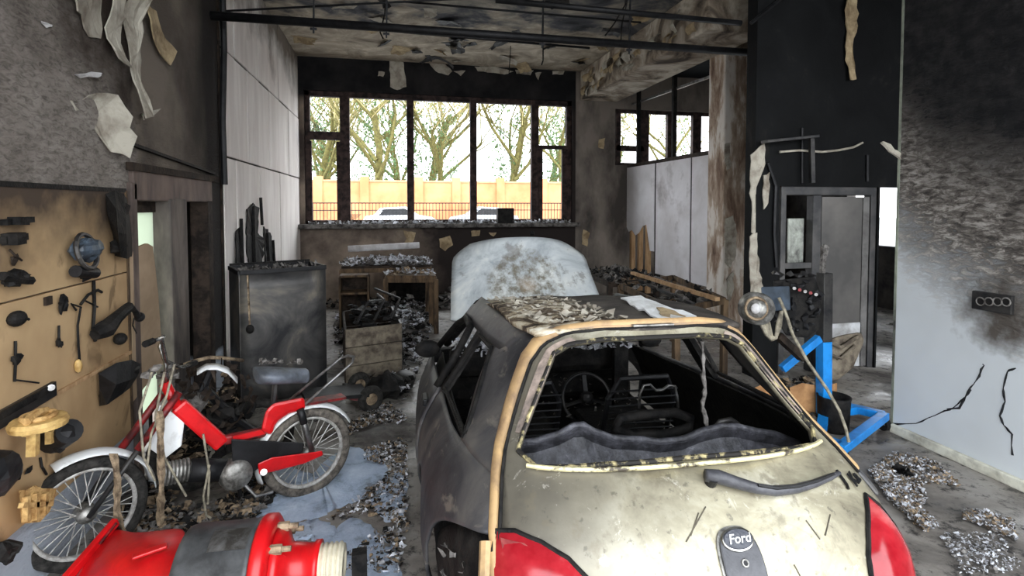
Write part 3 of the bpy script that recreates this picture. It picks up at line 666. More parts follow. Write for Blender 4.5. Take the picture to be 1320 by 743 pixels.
# inner frame (raw pinkish metal) between seal and outer edge, left and right
so2 = [(ax+(bx-ax)*.45, az+(bz-az)*.45) for (ax, az), (bx, bz) in zip(so, go)]
idx = [i for i, (x, z) in enumerate(go) if z > .95]
for s in (-1, 1):
    ii = sorted([i for i in idx if go[i][0]*s > .3], key=lambda i: go[i][1])
    b = B().loft([[rear(*so2[i], .006) for i in ii], [rear(go[i][0]*.985, go[i][1], .006) for i in ii]], False)
    CO(b, 'frame_strip', simple('bared frame', (176, 158, 146), (96, 88, 82), 9, .6, .2), tg, solid=.004)
# black gap + cream primer edge round the tailgate
gap = [q for q in so]
def edge(o1, o2): return [(x*(1+o1/max(.3, abs(x))) if z < 1.25 else x, z+(o1*.8 if z > 1.2 else 0)) for x, z in so]
ii = [i for i, (x, z) in enumerate(so) if z > .60]
start = [i for i in ii if so[i][0] > 0 and so[i][1] < 1.0]
ii = [i for i in ii if so[i][0] < 0 or so[i][1] > .80]
order = sorted(ii, key=lambda i: math.atan2(so[i][0], so[i][1]-.9))
CO(B().tube([rear(*so[i], .003) for i in order], .007, 5), 'gap', 'char', tg)
def outw(i, o):
    x, z = so[i]; dx_, dz_ = x, (z-.9)*1.2; L = math.hypot(dx_, dz_); k = 1 if z > .95 else 0
    d = (dx_/L, dz_/L) if z > 1.0 else ((1 if x > 0 else -1), 0.12)
    return (x+d[0]*o, z+d[1]*o)
b = B().loft([[rear(*outw(i, o), h) for i in order] for o, h in ((.006, .0), (.010, .012), (.024, .012), (.030, .002))], False)
CO(b, 'primer_edge', 'cream_edge', smooth=True)
# quarter panels, C pillars, roof rails, doors, wings
def arch(y, yc, r, base): 
    d = r*r-(y-yc)**2; return max(base, .30+math.sqrt(d)) if d > 0 else base
def loft2(fA, fB, n, m_, s, off=0.):
    rows = []
    for i in range(n+1):
        t = i/n; A, C_ = fA(t), fB(t)
        rows.append([side(s, A[0]+(C_[0]-A[0])*j/m_, A[1]+(C_[1]-A[1])*j/m_, off) for j in range(m_+1)])
    return B().loft(rows, False)
for s in (-1, 1):
    fm = FLANK
    def qa(t):   # rear quarter, lower: along y
        y = .15+1.28*t
        cut = [(.15, .775), (.30, .735), (.40, .69), (.47, .62), (.515, .50), (.54, .40), (.60, .28)]
        z = tabf(cut)(y) if y < .60 else arch(y, .95, .335, .26)
        return (y, z)
    def qb(t):
        z = .885+.0*t; y0 = YRf(.885)+.17; y = y0+(1.43-y0)*t; return (y, z)
    q = CO(loft2(qa, qb, 40, 14, s), 'quarter_panel', fm, smooth=True, solid=-.012)
    def ca(t): z = .885+(1.30-.885)*t; return (YRf(z)+.17-.07*t, z)
    def cb(t): return ((.62+.36*t+.06*math.sin(t*3.14), .885+(1.19-.885)*t) if t < .92 else (.95+(t-.92)/.08*.05, 1.165+(t-.92)/.08*.14))
    CO(loft2(ca, cb, 24, 8, s), 'rear_pillar', fm, q, smooth=True, solid=-.02)
    CO(loft2(lambda t: (.80+1.45*t, 1.19 if t < .75 else 1.19-.06*(t-.75)), lambda t: (.70+1.5*t, 1.315), 20, 4, s), 'roof_rail', fm, q, smooth=True, solid=-.02)
    CO(loft2(lambda t: (1.36-.0*t, .885+.31*t), lambda t: (1.47, .885+.31*t), 6, 2, s), 'door_pillar', 'char', q, solid=-.03)
    CO(B().tube([side(s, .61+.36*t, .90+.28*t, .003) for t in [i/8 for i in range(9)]]+[side(s, 1.3, 1.185, .003), side(s, 1.34, .91, .003)], .012, 6, True), 'window_surround', 'char', q)
    # ajar front door
    da = lambda t: (1.47+1.1*t, .27); db = lambda t: (1.47+1.1*t, .885-.03*t)
    d_ = CO(loft2(da, db, 20, 10, s, .012 if s < 0 else 0), 'door', fm, smooth=True, solid=-.02)
    CO(B().tube([side(s, 1.5, .88, .02), side(s, 1.53, 1.05, .02), side(s, 1.62, 1.19, .02), side(s, 1.95, 1.20, .02), side(s, 2.2, 1.13, .02), side(s, 2.52, .87, .02)], .022, 8), 'window_frame', 'char', d_, smooth=True)
    CO(B().box(side(s, 1.62, .78, .02), (.03, .16, .04)), 'handle', 'black_metal', d_, bevel=.008)
    CO(B().ell(side(s, 2.42, .93, .09), .09, .05, .065), 'mirror', 'char', d_, smooth=True)
    fa = lambda t: (2.57+1.0*t, arch(2.57+1.0*t, 3.02, .35, .27)); fb = lambda t: (2.57+1.0*t, .86-.14*t*t)
    CO(loft2(fa, fb, 26, 10, s), 'front_wing', fm, smooth=True, solid=-.012)
    CO(B().tube([Vector((s*.50, 2.16, 1.27)), Vector((s*.60, 2.5, 1.08)), Vector((s*.69, 2.82, .9))], .035, 8), 'front_pillar', 'char', smooth=True)
# roof
rows = []
for i in range(25):
    t = i/24; y = .50+1.66*t; hw = (.45+.05*min(1, t*5)) if t < .85 else .5-.03*(t-.85); zc = 1.318+.03*math.sin(min(1, t*1.2)*2.6)-.07*max(0, t-.6)-.02
    row = []
    for j in range(21):
        a = -1+2*j/20; yj = y+(.12*(1-t)**6)*(a*a)
        row.append(Vector((a*hw, yj, zc+.022*(1-a**4)-.006*math.sin(7*a+9*t)*math.sin(5*t))))
    rows.append(row)
m = MB('flaking roof', .8); nz = m.noise(7, 6, .7, 1.2)
c1 = m.ramp(nz, [(.36, (44, 40, 38)), (.46, (104, 90, 76)), (.54, (190, 176, 150)), (.64, (226, 222, 208))])
x, y, z = m.xyz()
c1 = m.mix(m.mask(m.math('ADD', m.math('SUBTRACT', m.math('ADD', x, .0), m.math('MULTIPLY', m.math('SUBTRACT', y, .9), -.05)), m.math('MULTIPLY', m.math('SUBTRACT', m.noise(5, 4), .5), .35)), -.14, -.06), c1, m.ramp(m.noise(4, 5), [(.35, (48, 45, 43)), (.7, (92, 86, 80))]))
m.color(c1); m.bump(nz, .6, .03)
rf = CO(B().loft(rows, False), 'roof', m.m, smooth=True, solid=-.02)
# roof trailing edge
CO(B().loft([[rear(x/20*.44, 1.322-.035*(abs(x)/20)**3, h)+Vector((0, dy, 0)) for x in range(-20, 21)] for h, dy in ((.002, -.004), (.012, .01), (.012, .06))], False), 'roof_edge', simple('roof edge', (104, 96, 88), (170, 140, 104), 5, .5, .2, .1), rf, smooth=True, solid=.008)
CO(B().box(rear(-.02, 1.318, .018)+Vector((.02, .02, 0)), (.17, .05, .008)), 'brake_light_plate', 'alu', rf, bevel=.003)
# flakes of burnt paint lifting off the roof
rnd = random.Random(11); b = B()
for i in range(420):
    x = rnd.uniform(-.45, -.06); y = rnd.uniform(.62, 2.0)
    L = rnd.uniform(.02, .07); b.flake((x, y, 1.33+rnd.uniform(0, .012)-.05*max(0, y-1.5)), L, L*.6, rot(rnd.gauss(0, .2), rnd.gauss(0, .2), rnd.uniform(0, 6.3)), rnd.uniform(.1, .6))
stuff(CO(b, 'paint_scabs', 'peel', rf))
for k, (L, mt) in enumerate([([(800, 386), (826, 384), (870, 400), (898, 410), (896, 417), (862, 418), (838, 408), (818, 396)], 'white_paint'), ([(846, 398), (870, 402), (884, 409), (866, 412), (850, 405)], 'peel_beige')]):
    o = sheet([PZ(u, v, 1.318+.006*k) for u, v in L], (-.03, -.06, 1), .01, .02, k).ob('fallen_sheet', mt, solid=.008)
    tag(o, ['white scrap of sheet lying on the right of the car roof', 'small beige scrap on the white sheet on the car roof'][k], 'scrap', 'scraps on the car roof')
# tail lights
m = MB('red lens', .18); nz = m.noise(7, 4); m.color(m.ramp(nz, [(.35, (134, 16, 26)), (.55, (160, 36, 44)), (.72, (184, 92, 92))])); m.bump(m.noise(60, 2), .05, .003); LENS = m.m
M['lens_amber'] = simple('smoked lens', (190, 110, 104), (120, 40, 44), 5, .25, 0, .1)
TLo = [(.672, .79), (.62, .80), (.55, .79), (.48, .765), (.43, .725), (.40, .67), (.395, .60), (.42, .54), (.52, .52), (.64, .56), (.695, .64), (.70, .72)]
TRo = [(.60, .805), (.575, .79), (.52, .75), (.475, .70), (.455, .64), (.45, .56), (.50, .50), (.60, .51), (.66, .58), (.675, .66), (.665, .72), (.635, .775)]
def on_rear(L, s, h, n=5):
    cx = sum(p[0] for p in L)/len(L); cz = sum(p[1] for p in L)/len(L); out = []
    D = []
    for i, p in enumerate(L):
        q = L[(i+1) % len(L)]
        for j in range(3): D.append((p[0]+(q[0]-p[0])*j/3, p[1]+(q[1]-p[1])*j/3))
    rings = []
    for k in range(n+1):
        t = 1-k/n*.97; rings.append([rear(s*(cx+(p[0]-cx)*t), cz+(p[1]-cz)*t, h*(1-t**4)+.004) for p in D])
    b = B().loft(rings, True); m_ = len(D); b.f.append(tuple(len(b.v)-m_+i for i in range(m_))); return b, [rear(s*p[0], p[1], .003) for p in D]
for s, L in ((-1, TLo), (1, TRo)):
    b, rim = on_rear(L, s, .03); tl_ = CO(b, 'tail_light', LENS, smooth=True)
    CO(B().tube(rim, .008, 6, True), 'light_rim', 'char', tl_)
    if s < 0:
        P_ = [(.665, .782), (.60, .785), (.545, .76), (.575, .70), (.60, .68), (.655, .70)]
        b, _ = on_rear(P_, s, .004); b.v = [v+Vector((0, -.018, .006)) for v in b.v]; CO(b, 'reversing_lens', 'lens_amber', tl_, smooth=True)
    else:
        P_ = [(.47, .655), (.55, .655), (.64, .63), (.65, .585), (.55, .58), (.47, .6)]
        b, _ = on_rear(P_, s, .003); b.v = [v+Vector((0, -.024, .004)) for v in b.v]; CO(b, 'reversing_lens', 'lens_amber', tl_, smooth=True)
# bumper corner burnt away: blackened cavity panels below the beltline, left and right
for s in (-1, 1):
    ca = lambda t: (.0+.54*t, .30); cb = lambda t: (.12+.42*t, .77-.02*t-.2*t*t)
    b = loft2(ca, cb, 14, 8, s, -.05); CO(b, 'bumper_corner', 'char' if s < 0 else simple('dark bumper', (48, 48, 50), (74, 74, 76), 5, .6), smooth=True, solid=.01)
b = B()
for i in range(26):
    y = rnd.uniform(.12, .4); z = rnd.uniform(.35, .66); b.flake(side(-1, y, z, -.04), rnd.uniform(.03, .09), rnd.uniform(.01, .03), rrot(1.), .5)
stuff(CO(b, 'melted_flakes', 'ash_grey'))
CO(B().tube([rear(-.70, .76, .012), rear(-.715, .66, .012), rear(-.72, .5, .012), rear(-.71, .36, .012)], .020, 8), 'primer_strip', 'cream_edge')
CO(B().loft([[rear(x/20*.72, z, .01) for x in range(-20, 21)] for z in (.26, .34, .42, .475)], False), 'rear_bumper', 'char', solid=.02, smooth=True)
# wiper
wp = [(.01, .899), (.05, .894), (.10, .881), (.16, .867), (.22, .858), (.30, .855), (.38, .857), (.46, .860), (.51, .860)]
CO(B().tube([rear(x, z, .026) for x, z in wp], [.021, .024, .021, .018, .017, .015, .013, .011, .006], 8), 'wiper', simple('wiper black', (46, 46, 50), (76, 76, 80), 12, .5), tg, smooth=True)
CO(B().cyl(rear(.03, .893, 0), rear(.03, .893, .03), .02, n=12), 'wiper_pivot', 'black_metal', tg)
CO(B().tube([rear(x, z, .045) for x, z in wp[3:8]], .005, 5), 'wiper_blade', 'black_metal', tg)
# lock plate with oval emblem
def plate_outline(cx, sc=1.):
    L = []
    for a in range(40):
        t = 2*math.pi*a/40; x = math.cos(t); z = math.sin(t)
        L.append((cx+.062*sc*x*(1+.02*z)*(1 if abs(x) < .9 else .98), .745+.092*sc*z))
    return L
PC = .033
def superel(cx, cz, rx, rz, e, n=40):
    out = []
    for a in range(n):
        t = 2*math.pi*a/n; c_, s_ = math.cos(t), math.sin(t)
        out.append((cx+rx*math.copysign(abs(c_)**(2/e), c_)*(1-.10*s_*(-1)*(s_ < 0)), cz+rz*math.copysign(abs(s_)**(2/e), s_)))
    return out
def rplate(L, h, h0=.0):
    cx = sum(p[0] for p in L)/len(L); cz = sum(p[1] for p in L)/len(L)
    b = B().loft([[rear(*p, h0) for p in L], [rear(*p, h) for p in L]]+[[rear(cx+(p[0]-cx)*k, cz+(p[1]-cz)*k, h+.002) for p in L] for k in (.94, .6, .3, .03)], True)
    n = len(L); b.f.append(tuple(len(b.v)-n+i for i in range(n))); return b
CO(rplate(superel(PC, .722, .070, .088, 3.0), .006), 'plate_surround', 'alu', tg, smooth=False)
lp = CO(rplate(superel(PC, .722, .064, .082, 3.0), .016), 'lock_plate', simple('plate grey', (56, 56, 60), (82, 82, 86), 10, .5), tg, smooth=False)
def text_mesh(txt, size, frame, name, mat, parent, shear=.35, ext=.0015, sx=1., off=0.):
    cu = bpy.data.curves.new('lettering', 'FONT'); cu.body = txt; cu.size = size; cu.shear = shear; cu.extrude = ext; cu.align_x = 'CENTER'; cu.align_y = 'CENTER'; cu.offset = off; cu.resolution_u = 3
    o = bpy.data.objects.new('lettering', cu); COL.objects.link(o)
    bpy.context.view_layer.update()
    me = bpy.data.meshes.new_from_object(o.evaluated_get(bpy.context.evaluated_depsgraph_get()))
    bpy.data.objects.remove(o)
    b = B(); b.v = [frame @ Vector((v.co.x*sx, v.co.y, v.co.z)) for v in me.vertices]; b.f = [tuple(p.vertices) for p in me.polygons]
    return CO(b, name, mat, parent, fix=False)
def rear_frame(x, z, off, tilt=0.):
    o = rear(x, z, off); ex = (rear(x+.02, z, off)-rear(x-.02, z, off)).normalized(); ez = (rear(x, z+.02, off)-rear(x, z-.02, off)).normalized()
    n = ex.cross(ez).normalized(); ez = n.cross(ex)
    return Matrix.Translation(o) @ Matrix((ex, ez, n)).transposed().to_4x4() @ Matrix.Rotation(tilt, 4, 'Z')
def oval(cx, cz, rx, rz, n=36): return [(cx+rx*math.cos(2*math.pi*a/n), cz+rz*math.sin(2*math.pi*a/n)) for a in range(n)]
CO(rplate(oval(PC, .782, .052, .023), .022, .014), 'emblem_rim', 'chrome', lp, smooth=True)
CO(rplate(oval(PC, .782, .047, .0185), .0255, .02), 'emblem', simple('emblem navy', (44, 46, 54), (60, 62, 70), 20, .3), lp)
text_mesh('Ford', .036, rear_frame(PC, .782, .0285), 'lettering', 'chrome', lp, .3, .001, 1.05, .0006)
CO(B().torus(rear(PC+.0, .738, .02), rear(PC, .738, .1)-rear(PC, .738, 0), .009, .003, 20, 6), 'lock_ring', 'alu', lp)
CO(B().cyl(rear(PC, .738, .014), rear(PC, .738, .021), .008, n=14), 'lock', 'black_metal', lp)
CO(B().loft([[rear(x/10*.05+PC, z, h) for x in range(-10, 11)] for z, h in ((.690, .018), (.684, .03), (.668, .03), (.664, .018))], False), 'grip', 'black_metal', lp, solid=.004)
CO(B().tube([rear(.53, .868, .006), rear(.535, .838, .006), rear(.53, .83, .006)], .005, 6), 'badge_stroke', 'black_metal', tg)
text_mesh('Ka', .062, rear_frame(.59, .838, .007, .05), 'badge', 'black_metal', tg, .3, .002, .9, .0012)
# scratches in the paint
for L in ([(.20, .72), (.222, .66)], [(.30, .80), (.32, .76)], [(.345, .765), (.40, .80)], [(-.05, .84), (-.1, .80)], [(-.02, .85), (-.12, .79)]):
    CO(B().tube([rear(x, z, .001) for x, z in L], .0022, 5), 'scratch', 'scratch', tg)
# raised bonnet
m = MB('bleached bonnet', .7, .1); nz = m.noise(2.6, 6, .65, .8)
c1 = m.ramp(nz, [(.35, (150, 156, 160)), (.5, (186, 192, 194)), (.66, (212, 214, 210))])
dd = m.n('ShaderNodeVectorMath', operation='DISTANCE'); m.l(m.co, dd.inputs[0]); dd.inputs[1].default_value = (0, 2.95, 1.17)
r_ = m.math('ADD', dd.outputs['Value'], m.math('MULTIPLY', m.math('SUBTRACT', m.noise(5, 4), .5), .14))
ringm = m.math('MULTIPLY', m.mask(r_, .36, .32), m.mask(m.noise(14, 5, .7), .4, .62))
c1 = m.mix(ringm, c1, (120, 116, 104)); c1 = m.mix(m.math('MULTIPLY', m.mask(r_, .12, .03), .8), c1, (166, 140, 108))
c1 = m.mix(m.math('MULTIPLY', m.mask(m.noise(4, 5, .7), .58, .66), .6), c1, (108, 104, 98))
m.color(c1); m.bump(nz, .3, .02)
rows = []
for i in range(15):
    t = i/14; z = .88+.62*t; y = 2.78+.40*t+.09*math.sin(t*2.4); hw = (.66-.06*t) if t < .75 else .615-.9*(t-.75)**1.35*1.2
    rows.append([Vector((a/12*hw, y+.10*(abs(a)/12)**3*(1+t), z-.05*t*t*(abs(a)/12)**3.+.02*(1-(a/12)**2)*t)) for a in range(-12, 13)])
bn = CO(B().loft(rows, False), 'bonnet', m.m, flat=True, smooth=True, solid=-.025)
CO(B().tube([Vector((.1, 3.28, 1.535)), Vector((.1, 3.3, 1.56))], .02, 6), 'bonnet_catch', 'char', bn, flat=True)
# engine bay, nose, cowl
CO(B().loft([[Vector((a/10*.66, 3.25+.33*(1-(abs(a)/10)**2.5), z)) for a in range(-10, 11)] for z in (.28, .5, .68, .74)], False), 'front_bumper', 'char', solid=.02, smooth=True)
CO(B().span((-.5, 2.85, .35), (.5, 3.3, .78)), 'engine', 'char', bevel=.04)
CO(B().span((-.68, 2.55, .62), (.68, 2.78, .90)), 'dashboard', 'char', bevel=.06)
CO(B().span((-.78, .25, .20), (.78, 3.0, .27)), 'floor_pan', 'char')
CO(B().span((-.74, 2.76, .25), (.74, 2.8, .86)), 'bulkhead', 'char')
def cpx(u, v, yl):   # pixel on the car's cross plane at local y
    d = CT.to_3x3().inverted() @ ray(u, v); o = CT.inverted() @ Vector((0, 0, H)); return o+d*((yl-o.y)/d.y)
# inside: steering wheel, seat skeletons, rear bench, belt
SWC = cpx(756, 514, 2.1)
sw = CO(B().torus(SWC, (0, -.9, .42), .17, .013, 36, 8), 'steering_wheel', 'soot_metal', flat=True, smooth=True)
CO(B().bar(cpx(800, 432, 2.45), cpx(799, 545, 2.35), .11, .05, (0, 1, 0)), 'pillar_bar', 'char', flat=True)  # plain black bar standing in for the right windscreen pillar
b = B()
for a in (1.57, 3.4, -.3): b.bar(SWC, SWC+Vector((math.cos(a)*.165, .42*math.sin(a)*.165, .9*math.sin(a)*.165)), .03, .012)
b.ell(SWC, .05, .04, .05); CO(b, 'wheel_spokes', 'soot_metal', sw, flat=True)
CO(B().tube([SWC, SWC+Vector((0, .4, -.15))], .03, 8), 'steering_column', 'char', flat=True)
for s in (-1, 1):
    x = s*.34; st_ = CO(B().span((x-.24, 1.45, .42), (x+.24, 1.95, .52)), 'front_seat', 'char', bevel=.05)
    CO(B().tube([(x-.2, 1.5, .5), (x-.2, 1.40, .78), (x-.14, 1.37, .9), (x+.14, 1.37, .9), (x+.2, 1.40, .78), (x+.2, 1.5, .5)], .016, 6), 'backrest_frame', 'black_metal', st_)
    b = B()
    for k in range(7): b.tube([(x-.2, 1.42-.01*k, .56+.045*k), (x, 1.44-.01*k, .555+.045*k), (x+.2, 1.42-.01*k, .56+.045*k)], .006, 5)
    CO(b, 'seat_springs', 'black_metal', st_)
hb = [(824, 527), (825, 508), (830, 497), (838, 496), (846, 504), (854, 503), (862, 497), (870, 498), (873, 512), (874, 526)]
CO(B().tube([cpx(u, v, 1.3) for u, v in hb], .008, 6), 'headrest_frame', 'steel', flat=True, smooth=True)
rb = [(792, 552), (800, 540), (830, 535), (870, 532), (890, 540), (888, 552), (860, 560), (815, 562)]
CO(B().tube([cpx(u, v, 1.05) for u, v in rb], .026, 8, True), 'load_ring', 'char', flat=True, smooth=True)
# rear bench back with its melted wavy top
top = [(668, 571), (690, 569), (720, 560), (740, 549), (752, 548), (765, 556), (790, 565), (830, 567), (850, 570), (880, 567), (905, 556), (930, 550), (950, 550), (975, 556), (1000, 560), (1030, 572)]
P1 = [cpx(u, v, .52) for u, v in top]
b = B().loft([P1, [p+Vector((0, .02, -.05)) for p in P1], [Vector((p.x, .40, .66)) for p in P1], [Vector((p.x, .30, .45)) for p in P1]], False)
m = MB('melted foam', .6); m.color(m.ramp(m.noise(16, 5, .7), [(.4, (30, 30, 34)), (.62, (66, 66, 72)), (.75, (110, 110, 116))])); m.bump(m.noise(22, 5), .6, .02)
bb = CO(b, 'rear_bench', m.m, flat=True, solid=.03)
CO(B().tube(P1, .014, 6), 'bench_piping', m.m, bb, smooth=True)
CO(B().span((-.6, .45, .45), (.6, .95, .55)), 'bench_seat', 'char', bevel=.04)
bp = [(905, 440), (906, 470), (908, 500), (906, 525), (911, 545), (915, 562), (925, 560)]
rnd = random.Random(5); pts = []
for a, c in zip(bp, bp[1:]):
    for j in range(4): pts.append(cpx(a[0]+(c[0]-a[0])*j/4+rnd.uniform(-1, 1), a[1]+(c[1]-a[1])*j/4, .62))
CO(B().tube(pts, [rnd.uniform(.004, .011) for _ in pts], 6), 'belt_strap', 'ash_grey', flat=True)
CO(B().tube([cpx(u, v, .7) for u, v in [(918, 556), (928, 544), (942, 541), (952, 548), (955, 556)]], .012, 7), 'belt_loop', 'soot_metal', flat=True, smooth=True)
for s in (-1, 1):   # dark inner side trims
    CO(loft2(lambda t: (.35+2.2*t, .28), lambda t: (.45+2.1*t, .875), 16, 4, s, -.06), 'side_trim', 'char', solid=.01)
    for yc in (.95, 3.02):
        wv = CO(B().lathe((s*.74, yc, .275), (s, 0, 0), [(.20, -.08), (.275, -.08), (.285, 0), (.275, .08), (.20, .085)], 28), 'wheel', 'rubber', smooth=True)
        CO(B().lathe((s*.74, yc, .275), (s, 0, 0), [(.03, .04), (.19, .05), (.2, .085), (.18, .09), (.02, .06)], 20), 'wheel_rim', 'soot_metal', wv)
# debris inside the car
b = B()
for i in range(260):
    b.flake((rnd.uniform(-.6, .6), rnd.uniform(.5, 2.7), rnd.choice((.57, .32, .56))+rnd.uniform(-.02, .03)), rnd.uniform(.02, .05), rnd.uniform(.01, .03), rrot(.5), .4)
stuff(CO(b, 'interior_debris', 'ash_grey'))
b = B()
for i in range(420): b.flake((rnd.uniform(-.66, .66), rnd.uniform(2.3, 2.8), .92+rnd.uniform(-.04, .03)), rnd.uniform(.03, .09), rnd.uniform(.015, .05), rrot(.5), .5)
stuff(CO(b, 'dashboard_ash', 'ash_white'))

# ================================================================== PARTS BOARD ON THE LEFT WALL
m = MB('scorched hardboard', .75); x, y, z = m.xyz()
c1 = m.ramp(m.noise(1.6, 4, .6, .2), [(.35, (196, 166, 126)), (.65, (168, 138, 102))])
up = m.math('ADD', m.math('SUBTRACT', z, 1.18), m.math('MULTIPLY', m.math('SUBTRACT', m.noise(2.0, 5, .6), .5), 1.1))
c1 = m.mix(m.mask(up, -.1, .3), c1, (78, 66, 56))
st = m.mask(m.noise(3.2, 4, .6, .6, (1, 1.6, .8)), .60, .70); c1 = m.mix(m.math('MULTIPLY', st, .65), c1, (92, 72, 52))
m.color(c1); m.bump(m.noise(12, 4), .08, .01); BD = m.m
xb = XL+.03
y1 = PX(163, 300, xb).y; zs = [PX(100, 243, xb).z, (PX(0, 393, xb).z+PX(163, 351, xb).z)/2, (PX(0, 546, xb).z+PX(163, 457, xb).z)/2, PX(10, 695, xb).z]
bd = thing('parts_board', 'large tan hardboard on the left wall with burnt parts hung on it', 'board', (XL, 2.8, zs[3]))
for k in range(3):
    B().span((XL+.004, 1.3, zs[k+1]+(.004 if k < 2 else 0)), (xb, y1, zs[k]-.004)).ob('board_panel', BD, bd, bevel=.003)
B().span((XL+.004, 1.3, zs[0]-.01), (xb+.006, y1, zs[0]+.015)).ob('edge_strip', 'char', bd)
B().span((xb, 1.3, zs[2]-.012), (xb+.012, y1, zs[2]+.008)).ob('batten', 'wood_pale', bd)
B().span((XL+.004, y1-.012, zs[3]), (xb+.008, y1+.01, zs[0])).ob('edge_strip', 'wood', bd)
def bp_(u, v, o=.05): return PX(u, v, xb+o)
def lump(b, u, v, w_, h_, d_=.07, seed=0, k=3):
    rnd = random.Random(seed); c = bp_(u, v, d_*.5)
    for i in range(k):
        b.chunk(c+Vector((0, rnd.uniform(-.3, .3)*w_, rnd.uniform(-.3, .3)*h_)) if i else c, (d_*rnd.uniform(.7, 1), w_*rnd.uniform(.5, 1), h_*rnd.uniform(.5, 1)), seed*7+i, 14)
    return b
def px_m(u, v, px): return px*abs(bp_(u, v).y-bp_(u+1, v).y)
hung = []; HG = 'burnt parts hung on the tan board'
def hang(name, label, cat, b, mat, parts=()):
    if not parts: hung.append(tag(b.ob(name, mat), label, cat, HG)); return
    t = thing(name, label, cat, b.v[0], 0, HG); b.ob('body', mat, t)
    for n_, bb, mm in parts: bb.ob(n_, mm, t)
hang('bracket', 'flat black bracket highest on the left edge of the tan board', 'bracket', B().bar(bp_(5, 287, .02), bp_(40, 283, .02), .03, .025).bar(bp_(18, 285, .04), bp_(30, 285, .04), .05, .035), 'char')
hang('bracket', 'second black bracket down at the left edge of the tan board', 'bracket', B().bar(bp_(3, 310, .02), bp_(32, 305, .02), .03, .03).bar(bp_(12, 309, .04), bp_(24, 307, .04), .06, .05), 'char')
hang('clip', 'small burnt clip under the two flat brackets on the board', 'clip', lump(B(), 20, 331, .05, .06, .03, 4).tube([bp_(12, 322, .02), bp_(20, 330, .03), bp_(28, 336, .02)], .005, 5), 'char_brown')
hang('ignition_part', 'lumpy black burnt part below the clip at the left of the board', 'part', lump(B(), 20, 361, .17, .10, .08, 5, 6).tube([bp_(3, 356), bp_(20, 360), bp_(40, 362)], .02, 6), 'char')
hang('headlamp_shell', 'smoky blue grey lamp shell hung at the upper right of the board', 'lamp shell', B().ell(bp_(112, 322, .06), .055, .13, .06, 14, 8, .15), simple('blue grey shell', (84, 98, 112), (40, 44, 50), 9, .5),
     [('rim', B().torus(bp_(112, 324, .08), (1, 0, .2), .09, .012, 20, 6), 'soot_metal'), ('hook', B().tube([bp_(94, 316, .02), bp_(104, 318, .05)], .008, 5), 'char')])
hang('carburettor', 'small dark carburettor hung just below the blue grey lamp shell', 'carburettor', lump(B(), 107, 353, .10, .10, .07, 9, 4).cyl(bp_(97, 350, .06), bp_(122, 352, .06), .03), 'black_metal')
hang('seat_cover', 'large charred seat cover hung at the top right corner of the board', 'seat cover', B().loft([[bp_(u, v, o) for u, v, o in R_] for R_ in ([(136, 250, .02), (148, 246, .06), (160, 250, .07), (164, 258, .03)], [(138, 275, .02), (150, 270, .1), (162, 276, .1), (167, 280, .03)], [(146, 305, .02), (152, 300, .12), (163, 302, .12), (170, 308, .03)], [(148, 330, .02), (156, 332, .08), (164, 334, .08), (170, 330, .02)])], False).chunk(bp_(152, 318, .06), (.1, .14, .12), 3).chunk(bp_(158, 270, .06), (.08, .12, .12), 8), 'char')
hang('wire_loop', 'thin burnt wire loops hanging near the middle of the board', 'wire', B().tube([bp_(98, 400, .02), bp_(92, 392, .03), (bp_(104, 396, .03)), bp_(100, 420, .02), bp_(101, 445, .02), bp_(103, 470, .02), bp_(100, 478, .02)], .006, 5).tube([bp_(76, 420, .02), bp_(76, 436, .03), bp_(77, 440, .02)], .006, 5), 'char')
hang('lever', 'small black lever head above the hanging wire on the board', 'lever', lump(B(), 82, 388, .08, .10, .05, 12, 4), 'char')
hang('lever', 'small black lever lump at the bottom of the hanging wire on the board', 'lever', lump(B(), 76, 441, .05, .07, .04, 13, 3), 'char')
hang('cable_bundle', 'thin black control cables hung left of the brake lever on the board', 'cable', B().tube([bp_(121, 362, .02), bp_(122, 395, .02), bp_(120, 425, .02), bp_(123, 440, .02)], .009, 5).tube([bp_(104, 393, .02), bp_(114, 380, .03), bp_(126, 374, .03), bp_(131, 377, .02)], .008, 5).tube([bp_(110, 388, .02), bp_(126, 396, .02)], .005, 5), 'char')
hang('brake_lever', 'long black brake lever with a ball end hung right of the cables', 'lever', B().tube([bp_(122, 432, .05), bp_(136, 425, .07), bp_(150, 410, .08), bp_(166, 396, .08), bp_(173, 400, .08), bp_(178, 408, .08)], [.03, .05, .035, .03, .015, .02], 8).chunk(bp_(132, 424, .06), (.1, .16, .1), 5), 'char',
     [('ball_end', B().ell(bp_(180, 409, .08), .03, .03, .03), 'black_metal'), ('cable_tail', B().tube([bp_(173, 410, .08), bp_(171, 420, .08), bp_(176, 430, .08)], .004, 5), 'char'), ('clamp', B().ell(bp_(155, 437, .05), .035, .04, .035), 'char')])
hang('burnt_tag', 'small reddish brown scorched tag near the middle of the board', 'tag', B().box(bp_(62, 388, .008), (.012, .05, .04)), 'char_brown')
hang('spring_hook', 'bent wire spring hung at the lower left of the board', 'spring', B().tube([bp_(16, 414, .02), bp_(24, 408, .03), bp_(37, 412, .02)], .007, 5).ell(bp_(22, 411, .02), .03, .05, .035), 'char')
hang('spring_hook', 'burnt hook below the bent wire spring at the lower left of the board', 'hook', lump(B(), 22, 466, .07, .05, .04, 15, 3).tube([bp_(20, 440, .015), bp_(20, 470, .02), bp_(19, 492, .01)], .006, 5).tube([bp_(18, 490, .01), bp_(50, 494, .01)], .004, 5), 'char')
hang('fuse', 'pale melted drip hanging at the end of the wire loops', 'drip', B().ell(bp_(101, 472, .02), .018, .02, .035), 'yellow_plastic')
